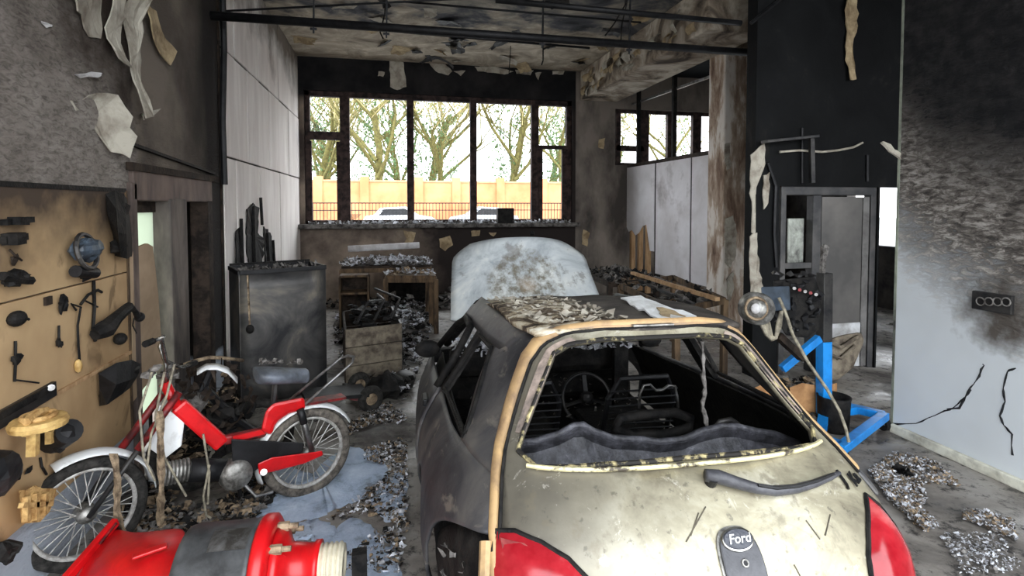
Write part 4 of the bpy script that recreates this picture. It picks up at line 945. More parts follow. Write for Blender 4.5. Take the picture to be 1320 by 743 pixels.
hang('mudflap', 'black plastic mudflap bracket hung beside the moped handlebar', 'mudflap', B().loft([[bp_(127, 482, .03), bp_(150, 468, .1), bp_(170, 464, .12), bp_(182, 470, .08)], [bp_(128, 500, .03), bp_(150, 496, .13), bp_(168, 490, .14), bp_(178, 484, .1)], [bp_(128, 524, .02), bp_(138, 522, .09), bp_(158, 508, .11), bp_(168, 500, .08)]], False).chunk(bp_(140, 508, .05), (.1, .12, .14), 2).chunk(bp_(168, 480, .08), (.12, .16, .14), 6), 'black_metal')
hang('slotted_rail', 'slotted steel rail fixed along the board at the left edge', 'rail', B().bar(bp_(-20, 553, .012), bp_(70, 501, .012), .02, .07), 'soot_metal', [('slot', B().bar(bp_(-20, 548, .024), bp_(66, 500, .024), .012, .03), 'char'), ('bolt', B().cyl(bp_(66, 500, .02), bp_(66, 500, .04), .015), 'steel')])
p = bp_(50, 547, .14)
hang('fan_guard', 'yellowed round plastic base with legs hung on the lower board', 'guard', B().lathe(p, (0, 0, 1), [(.02, .03), (.095, .025), (.105, .01), (.10, -.01), (.07, -.02), (.02, -.01)], 24), 'yellow_plastic',
     [('leg', B().bar(bp_(43, 555, .13), bp_(42, 588, .13), .035, .03), 'yellow_plastic'), ('leg', B().bar(bp_(36, 552, .1), bp_(36, 562, .1), .03, .03), 'yellow_plastic'), ('leg', B().bar(bp_(64, 556, .1), bp_(64, 572, .1), .025, .025), 'yellow_plastic'), ('crown', B().torus(p+Vector((0, 0, .035)), (0, 0, 1), .055, .012, 20, 6), 'cast_tan'), ('boss', B().tube([p+Vector((0, -.08, .04)), p+Vector((0, 0, .05)), p+Vector((0, .05, .04))], .018, 6), 'cast_tan')])
hang('coil', 'black coil with lugs hung right of the yellowed round base', 'coil', B().cyl(bp_(70, 565, .05), bp_(90, 556, .16), .07, .055).chunk(bp_(84, 558, .14), (.1, .12, .1), 5), 'black_metal', [('lug', B().bar(bp_(88, 556, .15), bp_(98, 552, .15), .03, .03), 'char'), ('winding', B().torus(bp_(76, 562, .08), (1, .3, .1), .065, .016, 20, 6), 'char')])
rnd = random.Random(2); b = B().loft([[bp_(u, v, o) for u, v in [(26, 648), (24, 632), (34, 632), (44, 626), (55, 630), (73, 630), (70, 645), (64, 660), (52, 673), (27, 676)]] for o in (.0, .10)], True, False, True)
hang('casting', 'tan half casting hung lowest on the board beside the front wheel', 'casting', b, 'cast_tan', [('rib', B().bar(bp_(34, 640, .11), bp_(34, 672, .11), .02, .02), 'cast_tan'), ('rib', B().bar(bp_(46, 636, .11), bp_(46, 670, .11), .02, .02), 'cast_tan'), ('rib', B().bar(bp_(58, 636, .11), bp_(57, 664, .11), .02, .02), 'cast_tan'), ('rib', B().bar(bp_(27, 652, .11), bp_(66, 650, .11), .02, .02), 'cast_tan')])
hang('speaker_pod', 'dark grey round pod at the left picture edge of the board', 'pod', B().ell(bp_(-4, 612, .07), .07, .10, .09, 16, 10, .1), 'soot_metal')
hang('burnt_glove', 'charred crumpled lump at the bottom left below the board', 'lump', lump(B(), 4, 712, .14, .13, .12, 31, 6), 'char')
hang('scorch_hook', 'thin hook with a dark drip right of the yellowed round base', 'hook', B().tube([bp_(52, 590, .01), bp_(54, 602, .02), bp_(60, 612, .01)], .006, 5).chunk(bp_(38, 606, .015), (.03, .08, .03), 4).chunk(bp_(22, 617, .015), (.03, .05, .03), 5), 'char')

# ================================================================== THE RED MOPED
R0, F0 = PZ(397, 638), PZ(112, 730)
ax = (F0-R0).normalized(); nrm = Vector((ax.y, -ax.x, 0))
if nrm.y > 0: nrm = -nrm
def pm(u, v, o=0.):
    d = ray(u, v); q = R0+nrm*o; t = (q-Vector((0, 0, H))).dot(nrm)/d.dot(nrm); return Vector((0, 0, H))+d*t
mp = thing('moped', 'red moped with white mudguards parked against the parts board', 'moped', (R0+F0)/2, math.atan2(ax.y, ax.x))
RC = Vector((R0.x, R0.y, .272)); FC = Vector((F0.x, F0.y, .272))
def wheel(c, nm, axis, parent, tyre_mat):
    w_ = B().torus(c, axis, .243, .029, 40, 10).ob(nm, tyre_mat, parent, smooth=True)
    B().torus(c, axis, .212, .012, 40, 6, 1.6).ob('rim', 'spoke', w_, smooth=True)
    B().lathe(c, axis, [(.012, -.06), (.035, -.05), (.045, -.03), (.045, .03), (.035, .05), (.012, .06)], 16).ob('hub', 'alu', w_, smooth=True)
    a = axis.normalized(); x = a.cross(Vector((0, 0, 1))).normalized(); y = a.cross(x); b = B()
    for k in range(32):
        t = 2*math.pi*k/32; t2 = t+(.35 if k % 2 else -.35); sd = .03 if k % 4 < 2 else -.03
        b.tube([c+a*sd+(x*math.cos(t2)+y*math.sin(t2))*.04, c+(x*math.cos(t)+y*math.sin(t))*.207], .0026, 4, caps=False)
    stuff(b.ob('spokes', 'spoke', w_)); return w_
steer = Matrix.Rotation(.22, 3, 'Z')
wheel(RC, 'rear_wheel', nrm, mp, 'rubber_grey'); wheel(FC, 'front_wheel', steer @ nrm, mp, 'rubber')
def fender(c, axis, a0, a1, Rr, wd, fwd, mat, nm):
    rows = []
    for i in range(19):
        t = a0+(a1-a0)*i/18; e = fwd*math.cos(t)+Vector((0, 0, 1))*math.sin(t)
        rows.append([c+e*(Rr-.018*(abs(k)/2)**2)+axis*(wd*k/2) for k in (-2, -1.4, -.7, 0, .7, 1.4, 2)])
    return B().loft(rows, False).ob(nm, mat, mp, smooth=True, solid=.004)
fender(RC, nrm, math.radians(28), math.radians(200), .305, .05, -ax, 'white_paint', 'rear_mudguard')
fender(FC, steer @ nrm, math.radians(5), math.radians(114), .31, .055, (steer @ ax)*-1, 'white_paint', 'front_mudguard')
hd0, hd1 = pm(217, 500), pm(226, 528)
for s, (a, c) in zip((1, -1), (((231, 506), (178, 580)), ((209, 508), (157, 578)))):
    lg = B().tube([pm(*a, s*.06), pm(*c, s*.065)], .019, 10).ob('fork_leg', 'red_dark', mp, smooth=True)
    B().tube([pm(*c, s*.065), FC+steer @ nrm*s*.065], .013, 8).ob('fork_slider', 'soot_metal', lg, smooth=True)
B().tube([pm(212, 494), pm(234, 534)], .026, 10).ob('head_tube', 'red', mp, smooth=True)
B().bar(pm(229, 522), pm(286, 573), .06, .085).ob('frame_beam', 'red', mp, bevel=.015)
B().bar(pm(286, 568), pm(345, 556), .05, .05).ob('frame_rail', 'red_dark', mp, bevel=.01)
B().bar(pm(300, 566, .04), pm(342, 556, .04), .015, .03).ob('trim_strip', 'red', mp)
B().loft([[pm(u, v, .0) for u, v in [(206, 522), (238, 542), (234, 575), (212, 592), (192, 578), (196, 548)]], [pm(u, v, .02) for u, v in [(206, 522), (238, 542), (234, 575), (212, 592), (192, 578), (196, 548)]]], True, False, True).ob('leg_shield', 'white_paint', mp, bevel=.006)
B().tube([pm(215, 497), pm(214, 470), pm(206, 447), pm(211, 432)], .011, 8).ob('handlebar_stem', 'chrome', mp, smooth=True)
hb_ = B().tube([pm(189, 443, .28), pm(208, 436, .18), pm(214, 466, .05), pm(232, 474, -.1), pm(246, 470, -.28)], .011, 8).ob('handlebar', 'chrome', mp, smooth=True)
B().tube([pm(187, 444, .29), pm(197, 440, .24)], .017, 8).ob('grip', 'char', hb_)
B().tube([pm(243, 471, -.26), pm(252, 468, -.34)], .017, 8).ob('grip', 'char', hb_)
b = B()
for i in range(7): b.chunk(pm(190+i*6, 484-(i % 3)*5, random.Random(i).uniform(-.08, .1)), (.07, .07, .05), 40+i)
b.ob('controls', 'ash_grey', mp)
b = B()
for k, L in enumerate([[(196, 480), (180, 530), (185, 590), (200, 620)], [(212, 480), (200, 540), (212, 590), (240, 640)], [(225, 470), (215, 510), (195, 560), (190, 600)], [(270, 600), (262, 640), (266, 665), (272, 668)], [(262, 560), (270, 610), (268, 650)]]):
    b.tube([pm(u, v, .09) for u, v in L], .006, 6)
b.ob('cables', 'cable', mp)
b = B()   # engine
for k in range(7): b.lathe(pm(209+k*5, 612-k*1.0, .02), pm(290, 600)-pm(209, 612), [(.055, 0), (.062, .004), (.062, .012), (.055, .016)], 18)
b.ob('cylinder_fins', 'alu', mp)
B().tube([pm(205, 613, .02), pm(246, 606, .02)], .045, 14).ob('cylinder', 'alu', mp, smooth=True)
B().tube([pm(244, 607, .02), pm(290, 606, .02)], .062, 16).ob('crankcase_barrel', 'black_metal', mp, smooth=True)
B().lathe(pm(303, 610, .04), nrm, [(.01, .07), (.07, .065), (.085, .04), (.09, 0), (.09, -.08), (.01, -.09)], 24).ob('flywheel_cover', 'alu', mp, smooth=True)
B().tube([pm(312, 622, .06), pm(330, 640, .1), pm(352, 634, .1)], .01, 7).ob('pedal_crank', 'steel', mp)
B().loft([[pm(u, v, o) for u, v in [(298, 566), (330, 568), (392, 571), (390, 584), (345, 596), (322, 612), (300, 604)]] for o in (.03, .075)], True, False, True).ob('chain_case', 'black_metal', mp, bevel=.008)
B().loft([[pm(u, v, o) for u, v in [(332, 598), (350, 590), (404, 583), (415, 581), (417, 587), (392, 598), (350, 609), (334, 612)]] for o in (.085, .115)], True, False, True).ob('chain_guard', 'red', mp, bevel=.008)
B().cyl(pm(340, 609, .115), pm(340, 609, .125), .018).ob('guard_bolt', 'chrome', mp)
B().loft([[pm(u, v, o) for u, v in [(336, 556), (342, 530), (352, 520), (392, 512), (395, 527), (372, 534), (356, 545), (350, 562)]] for o in (-.075, .075)], True, False, True).ob('side_case', 'red', mp, bevel=.02)
B().bar(pm(388, 520, .0), pm(443, 511, .0), .09, .015).ob('carrier_plate', 'red_dark', mp)
B().tube([pm(373, 516, -.05), pm(439, 462, -.05), pm(448, 459, -.02), pm(456, 460, .03), pm(454, 468, .05), pm(388, 526, .06)], .009, 8).ob('carrier_tube', 'steel', mp, smooth=True)
for s in (1, -1):
    sh = B().tube([pm(387, 528, s*.085), pm(402, 582, s*.085)], .017, 10).ob('shock_absorber', 'steel', mp, smooth=True)
    B().tube([pm(387, 528, s*.085), pm(392, 546, s*.085)], .022, 10).ob('shock_cover', 'soot_metal', sh, smooth=True)
sd = B()
rows = []
for i in range(13):
    t = i/12; u = 328+70*t; hw = .045+.075*math.sin(math.pi*min(1, .25+t*.9)) ; c = pm(u, 480, 0); rows.append([c+nrm*(hw*math.cos(a))+Vector((0, 0, .03*math.sin(a)*(1 if math.sin(a) > 0 else 2.2)-.005)) for a in [2*math.pi*k/14 for k in range(14)]])
saddle = sd.loft(rows, True, False, True).ob('saddle', 'seat_grey', mp, smooth=True, sub=1)
B().tube([pm(356, 488), pm(352, 522)], .018, 8).ob('saddle_post', 'soot_metal', saddle)
b = B(); rnd = random.Random(4)
for i in range(40): b.flake(pm(rnd.uniform(335, 392), 469.5, rnd.uniform(-.07, .07))+Vector((0, 0, rnd.uniform(0, .015))), rnd.uniform(.02, .05), .025, rrot(.5), .5)
stuff(b.ob('saddle_ash', 'ash_grey', saddle))
for k, L in enumerate([[(146, 585), (152, 620), (150, 660), (158, 686)], [(206, 530), (207, 580), (208, 630), (206, 678)]]):
    rnd = random.Random(k); rows = []
    for i in range(14):
        t = i/13*(len(L)-1); j = min(int(t), len(L)-2); u = L[j][0]+(L[j+1][0]-L[j][0])*(t-j); v = L[j][1]+(L[j+1][1]-L[j][1])*(t-j)
        wd = rnd.uniform(2.5, 6); rows.append([pm(u-wd, v, .14+.02*math.sin(i)), pm(u, v, .155), pm(u+wd, v, .14)])
    B().loft(rows, False).ob('melted_strip', 'ash_tan', mp, solid=.006)
B().tube([pm(300, 570, -.1), pm(310, 640, -.12)], .012, 8).ob('stand', 'black_metal', mp)

# ================================================================== BURNT MOPED BEHIND IT
q0 = pm(262, 560, -.5); q0.z = 0
m2_ = thing('burnt_moped', 'blackened wreck of a second moped behind the red moped', 'moped', q0)
b = B(); rnd = random.Random(9)
for i in range(16): b.chunk(pm(rnd.uniform(232, 330), rnd.uniform(520, 600), -.45+rnd.uniform(-.1, .1)), (rnd.uniform(.06, .2), rnd.uniform(.06, .2), rnd.uniform(.06, .16)), 60+i)
b.ob('engine', 'char', m2_)
B().tube([pm(232, 560, -.45), pm(262, 500, -.45), pm(275, 470, -.45)], .025, 8).ob('fork', 'black_metal', m2_)
B().tube([pm(262, 500, -.45), pm(300, 540, -.45), pm(330, 560, -.45)], .03, 8).ob('frame', 'black_metal', m2_)
B().tube([pm(228, 474, -.3), pm(250, 466, -.4), pm(270, 461, -.45), pm(290, 462, -.5), pm(313, 465, -.6)], .012, 7).ob('handlebar', 'ash_tan', m2_, smooth=True)
B().loft([[pm(u, v+k*2, -.36+o) for u, v in [(254, 476), (266, 469), (280, 469), (294, 474), (306, 487)]] for k, o in ((0, 0), (2, .06), (4, .08))], False).ob('mudguard', 'white_paint', m2_, smooth=True, solid=.005)
B().ell(pm(245, 522, -.38), .09, .12, .07, 14, 8, .2).ob('tank', 'ash_grey', m2_, smooth=True)
wl2 = pm(248, 590, -.5); wl2.z = .25; B().torus(wl2, nrm, .22, .03, 28, 8).ob('wheel', 'rubber', m2_, smooth=True)
wl3 = pm(330, 560, -.5); wl3.z = .25; B().torus(wl3, nrm, .22, .03, 28, 8).ob('wheel', 'rubber', m2_, smooth=True)
b = B()
for i in range(90): b.flake(pm(rnd.uniform(225, 330), rnd.uniform(470, 560), -.38+rnd.uniform(-.12, .1)), rnd.uniform(.04, .12), rnd.uniform(.02, .05), rrot(1.), .4)
stuff(b.ob('charred_scraps', 'char_brown', m2_))

# ================================================================== RED SHROUD AND BLACK DRUM IN FRONT
zc_ = .30
A0, A1 = PZ(238, 748, zc_), PZ(336, 738, zc_)
da_ = (A1-A0).normalized(); LD = (A1-A0).length
dr = thing('drum_motor', 'black drum motor with a bolted red flange and white threaded end', 'motor', ((A0+A1)/2).xy.to_tuple()+(.09,))
B().lathe(A0, da_, [(.17, 0), (.195, .01), (.2, .03), (.2, LD-.03), (.205, LD-.02), (.205, LD)], 36).ob('barrel', simple('scuffed black barrel', (44, 46, 48), (78, 80, 82), 7, .5, 0, .15), dr, smooth=True)
B().lathe(A1, da_, [(.21, 0), (.215, .01), (.215, .045), (.19, .06), (.12, .065)], 36).ob('flange', 'red', dr, smooth=True)
B().lathe(A1+da_*.065, da_, [(.17, 0), (.15, .03), (.10, .05), (.09, .14), (.10, .15), (.10, .17)], 30).ob('hub', 'red', dr, smooth=True)
sideax = da_.cross(Vector((0, 0, 1))).normalized(); upax = sideax.cross(da_)
for k in range(8):
    a = 2*math.pi*(k+.3)/8; c = A1+da_*.055+(sideax*math.cos(a)+upax*math.sin(a))*.165
    B().cyl(c, c+da_*.05, .019, n=6).cyl(c+da_*.05, c+da_*.085, .011, n=8).ob('bolt', 'ash_tan', dr)
    B().bar(c+(sideax*math.cos(a)+upax*math.sin(a))*.02-da_*.01, A1+da_*.10+(sideax*math.cos(a)+upax*math.sin(a))*.1, .03, .02).ob('rib', 'red', dr)
b = B()
for k in range(5): b.lathe(A1+da_*(.225+.02*k), da_, [(.078, 0), (.086, .006), (.086, .012), (.078, .018)], 28)
b.lathe(A1+da_*.22, da_, [(.078, 0), (.078, .11), (.05, .112), (.05, .06)], 28).ob('threaded_end', simple('cream plastic', (222, 214, 190), (190, 182, 160), 9, .5, 0, .1), dr, smooth=True)
pv = A0+da_*(LD*.78); B().loft([[pv+sideax*.2*math.cos(a)*1.012+upax*.2*math.sin(a)*1.012+da_*w_ for a in [1.0+.12*k for k in range(5)]] for w_ in (-.1, .06)], False).ob('data_plate', 'steel', dr, solid=.002)
B().span(tuple((A1+da_*.36).xy)+(.0,), tuple((A1+da_*.36).xy+Vector((.06, .05)))+(.33,)).ob('foot_block', 'char', dr)
B().box(((A0+A1)/2).xy.to_tuple()+(.05,), (.3, .3, .1)).ob('cradle', 'char', dr)
sr = thing('red_shroud', 'curved red sheet metal shroud lying left of the black drum', 'shroud', PZ(150, 740, .12).xy.to_tuple()+(0,))
rows = []
E_ = [[(70, 770, .1), (90, 742, .15), (118, 712, .22), (148, 676, .26)], [(110, 780, .15), (128, 742, .28), (152, 706, .34), (166, 688, .3)], [(160, 790, .15), (172, 745, .33), (190, 705, .36), (204, 684, .32)], [(210, 800, .15), (222, 750, .33), (236, 706, .36), (246, 677, .32)]]
for R_ in E_: rows.append([PZ(u, v, z) for u, v, z in R_])
B().loft(rows, False).ob('panel', 'red', sr, smooth=True, solid=.012, sub=2)
B().bar(PZ(170, 719, .365), PZ(216, 703, .375), .035, .014).ob('raised_strip', 'red', sr, bevel=.005)
B().bar(PZ(84, 748, .2), PZ(150, 672, .3), .03, .04).ob('flange_edge', 'red', sr, bevel=.006)
B().loft([[PZ(150, 674, .31), PZ(158, 686, .2)], [PZ(128, 702, .27), PZ(150, 690, .14)]], False).ob('gusset', 'red_dark', sr, solid=.008)

# ================================================================== LEFT BACK: TANK CABINET, BENCHES, CRATE, BARROW
c0, c1_ = PZ(312, 527), PZ(421, 505)
fr_ = (c1_-c0); wd = fr_.length; fx = fr_.normalized(); fy = Vector((-fx.y, fx.x, 0)); zt = PY(318, 352, c0.y).z
cab = thing('metal_bin', 'tall scorched sheet metal bin standing before the white panels', 'bin', c0+fr_/2)
m = MB('heat stained sheet', .5, .4); nz = m.noise(2.2, 5, .6, .8)
c1 = m.ramp(nz, [(.34, (44, 44, 46)), (.52, (84, 82, 80)), (.68, (128, 120, 108))]); m.color(c1); m.bump(m.noise(3, 3), .3, .04); SHEET = m.m
dp = .5; rows = []
for i in range(9):
    t = i/8; z = .02+(zt-.02)*t
    rows.append([c0+fx*(wd*k/8)-fy*(.025*math.sin(k/8*math.pi)*math.sin(t*3.1)-.0)+Vector((0, 0, z)) for k in range(9)])
B().loft(rows, False).ob('front_sheet', SHEET, cab, smooth=True, solid=.012)
for o in (0, wd): B().bar(c0+fx*o+fy*dp/2+Vector((0, 0, .02)), c0+fx*o+fy*dp/2+Vector((0, 0, zt)), .012, dp, fy).ob('side_sheet', SHEET, cab)
B().bar(c0+fx*wd/2+fy*dp+Vector((0, 0, .02)), c0+fx*wd/2+fy*dp+Vector((0, 0, zt+.04)), wd, .012, fy).ob('back_sheet', 'char', cab)
b = B(); Z_ = Vector((0, 0, zt))
for a, c in ((c0, c0+fx*wd), (c0+fx*wd, c0+fx*wd+fy*dp), (c0+fx*wd+fy*dp, c0+fy*dp), (c0+fy*dp, c0)): b.bar(a+Z_, c+Z_, .03, .04)
b.ob('rim', 'black_metal', cab, bevel=.004)
B().bar(c0+fx*.06-fy*.03+Vector((0, 0, zt-.02)), c0+fx*.07-fy*.03+Vector((0, 0, zt-.46)), .012, .02).ob('latch_rod', 'ash_tan', cab)
B().ell(c0+fx*.07-fy*.035+Vector((0, 0, zt-.5)), .035, .03, .04).ob('latch_knob', 'char', cab)
B().bar(c0+fx*wd*.5+fy*dp*.5+Vector((0, 0, zt-.1)), c0+fx*wd*.5+fy*dp*.51+Vector((0, 0, zt-.1)), wd*.95, .02).ob('lid', 'char', cab)
b = B(); rnd = random.Random(21)
for i in range(120): b.flake(c0+fx*rnd.uniform(.05, wd)+fy*rnd.uniform(.05, dp)+Vector((0, 0, zt-.02+rnd.uniform(0, .05)-.03)), rnd.uniform(.04, .14), rnd.uniform(.02, .06), rrot(.5), .4)
stuff(b.ob('ash_heap', 'ash_grey', cab))

def table(name, label, corners, zt, mat, legr=.03, group=None, rails=True, top=None, z0=0.):
    P_ = [Vector((p.x, p.y, 0)) for p in corners]; c = sum(P_, Vector())/4
    t = thing(name, label, 'table', c, 0, group)
    for i in range(4):
        a, d = P_[i], P_[(i+1) % 4]
        B().bar(a+Vector((0, 0, z0)), a+Vector((0, 0, zt-.02)), legr*1.6, legr*1.6).ob('leg', mat, t)
        if rails: B().bar(a+Vector((0, 0, zt-.03)), d+Vector((0, 0, zt-.03)), .035, .06).ob('rail', mat, t)
    if top:
        B().prism([p+Vector((0, 0, zt)) for p in P_], (0, 0, .035)).ob('top', top, t)
    return t
def ash_on(name, label, corners, z, n, mats, seed, mound=.08, big=.16):
    rnd = random.Random(seed); o = None
    for mt in mats:
        b = B()
        for i in range(n):
            s, t = rnd.random(), rnd.random(); p = (corners[0]*(1-s)+corners[1]*s)*(1-t)+(corners[3]*(1-s)+corners[2]*s)*t
            h = mound*4*s*(1-s)*t*(1-t)*rnd.uniform(.3, 1.3)
            L = rnd.uniform(.04, big); b.flake((p.x, p.y, z+h+.01), L, L*rnd.uniform(.3, .8), rrot(.45), rnd.uniform(.1, .7))
        tag(b.ob(name, mt), {'ash_white': 'white flakes in the ', 'ash_grey': 'grey flakes in the ', 'ash_tan': 'tan flakes in the ', 'char': 'black flakes in the '}[mt]+label, 'ash', None, 'stuff')
ca_ = [PZ(440, 345, .9), PZ(556, 345, .9)]; d1 = Vector((0, .75, 0))
cor = [ca_[0], Vector((ca_[1].x, ca_[0].y-.1, .9)), Vector((ca_[1].x, ca_[0].y+.7, .9)), ca_[0]+d1]
table('workbench', 'charred workbench heaped with pale paper ash below the window', cor, .88, 'wood', .035, None, True, 'char_brown')
ash_on('paper_ash', 'heap of pale paper ash on the charred workbench', cor, .92, 260, ['ash_white', 'ash_grey'], 4, .22)
t_ = thing('shelf_box', 'small scorched wooden shelf box standing at the left of the workbench', 'box', cor[0]+Vector((.05, -.3, -.9+.0)))
p = cor[0]+Vector((.2, -.25, 0)); p.z = .66
for dz_, nm in ((-.66, 'base_board'), (-.1, 'shelf'), (.14, 'top_board')): B().box(p+Vector((0, 0, dz_+.015)), (.38, .3, .03)).ob(nm, 'wood', t_)
for dx_ in (-.19, .19): B().box(p+Vector((dx_, 0, -.26)), (.025, .3, .8)).ob('side_board', 'wood', t_)
B().box(p+Vector((0, .14, -.26)), (.38, .02, .8)).ob('back_board', 'char_brown', t_)
cor2 = [PZ(497, 357, .8), PZ(562, 357, .8)]; cor2 += [cor2[1]+Vector((0, .5, 0)), cor2[0]+Vector((0, .5, 0))]
table('side_table', 'small scorched table with a brown top in front of the workbench', cor2, .78, 'wood', .04, None, True, 'wood')
ash_on('table_ash', 'pale ash and scraps on the small scorched table', cor2, .82, 60, ['ash_white', 'ash_tan'], 5, .1, .12)
tb = B().tube([cor[0]+Vector((.05, .62, .22)), cor[0]+Vector((1.15, .66, .26))], .05, 12).ob('lamp_tube', 'gypsum', smooth=True); tag(tb, 'pale lamp tube lying on the ash heap under the window', 'tube')
# dark tubs under the bench
for k, u in enumerate((515, 540)):
    p = PZ(u, 392, 0); p.y = min(p.y+.1, YF-.32); b = B().lathe((p.x, p.y, 0), (0, 0, 1), [(.16, 0), (.19, .02), (.22, .5), (.24, .52), (.22, .5), (.17, .06)], 20)
    tag(b.ob('tub', 'char', smooth=True), ['left black tub under the small scorched table', 'right black tub under the small scorched table'][k], 'tub', 'black tubs under the small table')
# crate
cr0, cr1 = PZ(433, 500), PZ(492, 480)
t_ = thing('crate', 'open burnt crate of charred scrap beside the scorched metal bin', 'crate', cr0.lerp(cr1, .5)); u_ = Vector((.55, .18, 0)); w_ = Vector((-.1, 1.0, 0))
o_ = PZ(446, 497)
for a, c, nm in ((o_, o_+u_, 'front_side'), (o_+u_, o_+u_+w_, 'right_side'), (o_+w_, o_+u_+w_, 'back_side'), (o_, o_+w_, 'left_side')):
    for k in range(3):
        z = .09+.19*k; B().bar(a+Vector((0, 0, z)), c+Vector((0, 0, z)), .022, .18).ob('plank', 'sack' if nm == 'front_side' else 'soot_metal' if nm == 'right_side' else 'char_brown', t_)
b = B(); rnd = random.Random(8)
for i in range(60): b.chunk(o_+u_*rnd.uniform(.1, .9)+w_*rnd.uniform(.05, .95)+Vector((0, 0, .5+rnd.uniform(0, .18))), (rnd.uniform(.05, .2), rnd.uniform(.05, .2), rnd.uniform(.04, .1)), i, 9)
stuff(b.ob('scrap', 'char', t_))
for k in range(3):
    p = o_+u_*(.2+.3*k)+Vector((0, 0, .62)); tag(B().tube([p, p+Vector((.1, .3, .16)), p+Vector((.22-.2*k, .7, .1+.06*k))], .014, 6).ob('bent_rod', 'soot_metal'), ['leftmost bent rod poking from the burnt crate', 'middle bent rod poking from the burnt crate', 'rightmost bent rod poking from the burnt crate'][k], 'rod', 'bent rods in the burnt crate')
# little barrow with rubber wheels
p = PZ(478, 531); t_ = thing('trolley', 'low burnt trolley with small pale hubbed wheels behind the moped', 'trolley', p)
for k, dv in enumerate((Vector((0, 0, 0)), Vector((-.12, .42, 0)))):
    c = p+dv+Vector((0, 0, .115)); a = Vector((.45, -.9, 0)).normalized()
    w_ = B().torus(c, a, .078, .037, 24, 10).ob('wheel', 'rubber', t_, smooth=True)
    B().lathe(c, a, [(.01, .03), (.055, .024), (.062, .0), (.055, -.024), (.01, -.03)], 18).ob('hub', 'ash_tan', w_, smooth=True)
B().bar(p+Vector((-.02, .05, .14)), p+Vector((-.25, .3, .16)), .03, .03).bar(p+Vector((0, 0, .12)), p+Vector((-.12, .42, .12)), .02, .02).bar(p+Vector((-.05, .1, .16)), p+Vector((-.55, -.05, .2)), .3, .03).ob('frame', 'black_metal', t_)
B().chunk(p+Vector((-.14, -.03, .13)), (.1, .07, .06), 5).ob('red_lug', 'red_dark', t_)
tag(B().ell(PZ(498, 498, .1), .16, .14, .12, 14, 8, .3).ob('burnt_sack', 'char', smooth=False), 'black burnt sack on the floor beside the trolley wheel', 'sack')
tag(B().lathe(PZ(520, 500, .0), (.2, -.3, 1), [(.05, 0), (.09, .01), (.1, .14), (.085, .15)], 16).ob('tin', 'soot_metal', smooth=True), 'sooty tin lying near the left side of the car', 'tin')
# small dark box on the window sill
t_ = B().span(PY(641, 287, YF-.16)[:2]+(W1[2],) if False else (PY(641, 287, YF-.14).x, YF-.2, W1[2]), (PY(662, 287, YF-.14).x, YF-.02, W1[2]+.29)).ob('meter_box', 'char', bevel=.01); tag(t_, 'small charred box standing on the ashen window sill', 'box')
ash_on('sill_ash', 'pale ash flakes strewn along the window sill', [Vector((W1[0]+.1, YF-.18, 0)), Vector((W1[1]-.1, YF-.18, 0)), Vector((W1[1]-.1, YF-.09, 0)), Vector((W1[0]+.1, YF-.09, 0))], W1[2], 260, ['ash_white', 'ash_grey'], 6, .03, .14)

# ================================================================== RIGHT: TABLE FRAMES, ENGINE STAND
for k, (L, zt, lab) in enumerate([([(752, 349), (806, 345), (846, 358), (786, 364)], .88, 'far charred table frame along the grey partition'), ([(800, 366), (868, 355), (934, 384), (872, 397)], .88, 'near pale timber table frame beside the pillar')]):
    cor = [PZ(u, v, zt) for u, v in L]
    t = table('table_frame', lab, cor, zt, ['char_brown', 'wood'][k], .035, 'burnt table frames')
    for f_ in (.33, .66): B().bar(cor[0].lerp(cor[1], f_), cor[3].lerp(cor[2], f_), .04, .03).ob('cross_rail', ['wood', 'soot_metal'][k], t)
    ash_on('frame_ash', 'charred scraps lying on the '+['far', 'near'][k]+' table frame', cor, zt-.01, [90, 25][k], ['char', 'ash_grey'], 30+k, .1, .16)
# long bench rail on the near frame
a_, b_ = PZ(815, 352, .95), PZ(925, 386, .92)
tag(B().bar(a_, b_, .05, .035).ob('plank', 'wood_pale'), 'pale plank lying along the near table frame', 'plank')

zb = .12
st = thing('engine_stand', 'blue steel engine stand with a sooty upright post', 'engine stand', PZ(1085, 540))
P_ = [PZ(u, v, zb) for u, v in [(1088, 524), (1140, 536), (1086, 576), (1030, 556)]]
B().bar(P_[0], P_[1], .07, .06).bar(P_[1], P_[2]+Vector((-.05, -.03, 0)), .07, .06).ob('base', 'blue', st, bevel=.006)
B().bar(P_[2]+Vector((0, 0, 0)), P_[3], .07, .06).ob('base_leg', 'blue', st, bevel=.006)
for p in (P_[1], P_[2], P_[3]):
    c = Vector((p.x, p.y, .05)); w_ = B().cyl(c-Vector((.02, 0, 0)), c+Vector((.02, 0, 0)), .05, n=16).ob('castor', 'char', st); B().bar(c, c+Vector((0, 0, .07)), .05, .05).ob('fork', 'steel', w_)
pb_ = PZ(1062, 535, .1); top = PY(1063, 352, pb_.y); post_mid = PY(1062, 440, pb_.y); 
B().bar(pb_, post_mid, .085, .085, (0, 1, 0)).ob('post_base', 'blue', st, bevel=.006)
B().bar(post_mid, top, .086, .086, (0, 1, 0)).ob('post', 'soot_metal', st, bevel=.006)
B().bar(PY(1008, 476, pb_.y-.02), PY(1056, 436, pb_.y-.02), .05, .06).ob('brace', 'blue', st, bevel=.005)
B().bar(PY(1060, 352, pb_.y), PY(1062, 318, pb_.y), .03, .03).bar(PY(1062, 330, pb_.y), PY(1065, 316, pb_.y), .05, .02).ob('lever', 'ash_grey', st)
B().bar(pb_+Vector((-.0, 0, 0)), P_[3].lerp(P_[2], .5), .07, .06).bar(pb_, P_[0].lerp(P_[1], .3), .07, .06).ob('base_spine', 'blue', st)
ye = pb_.y-.12
def pe(u, v, o=0.): return PY(u, v, ye+o)
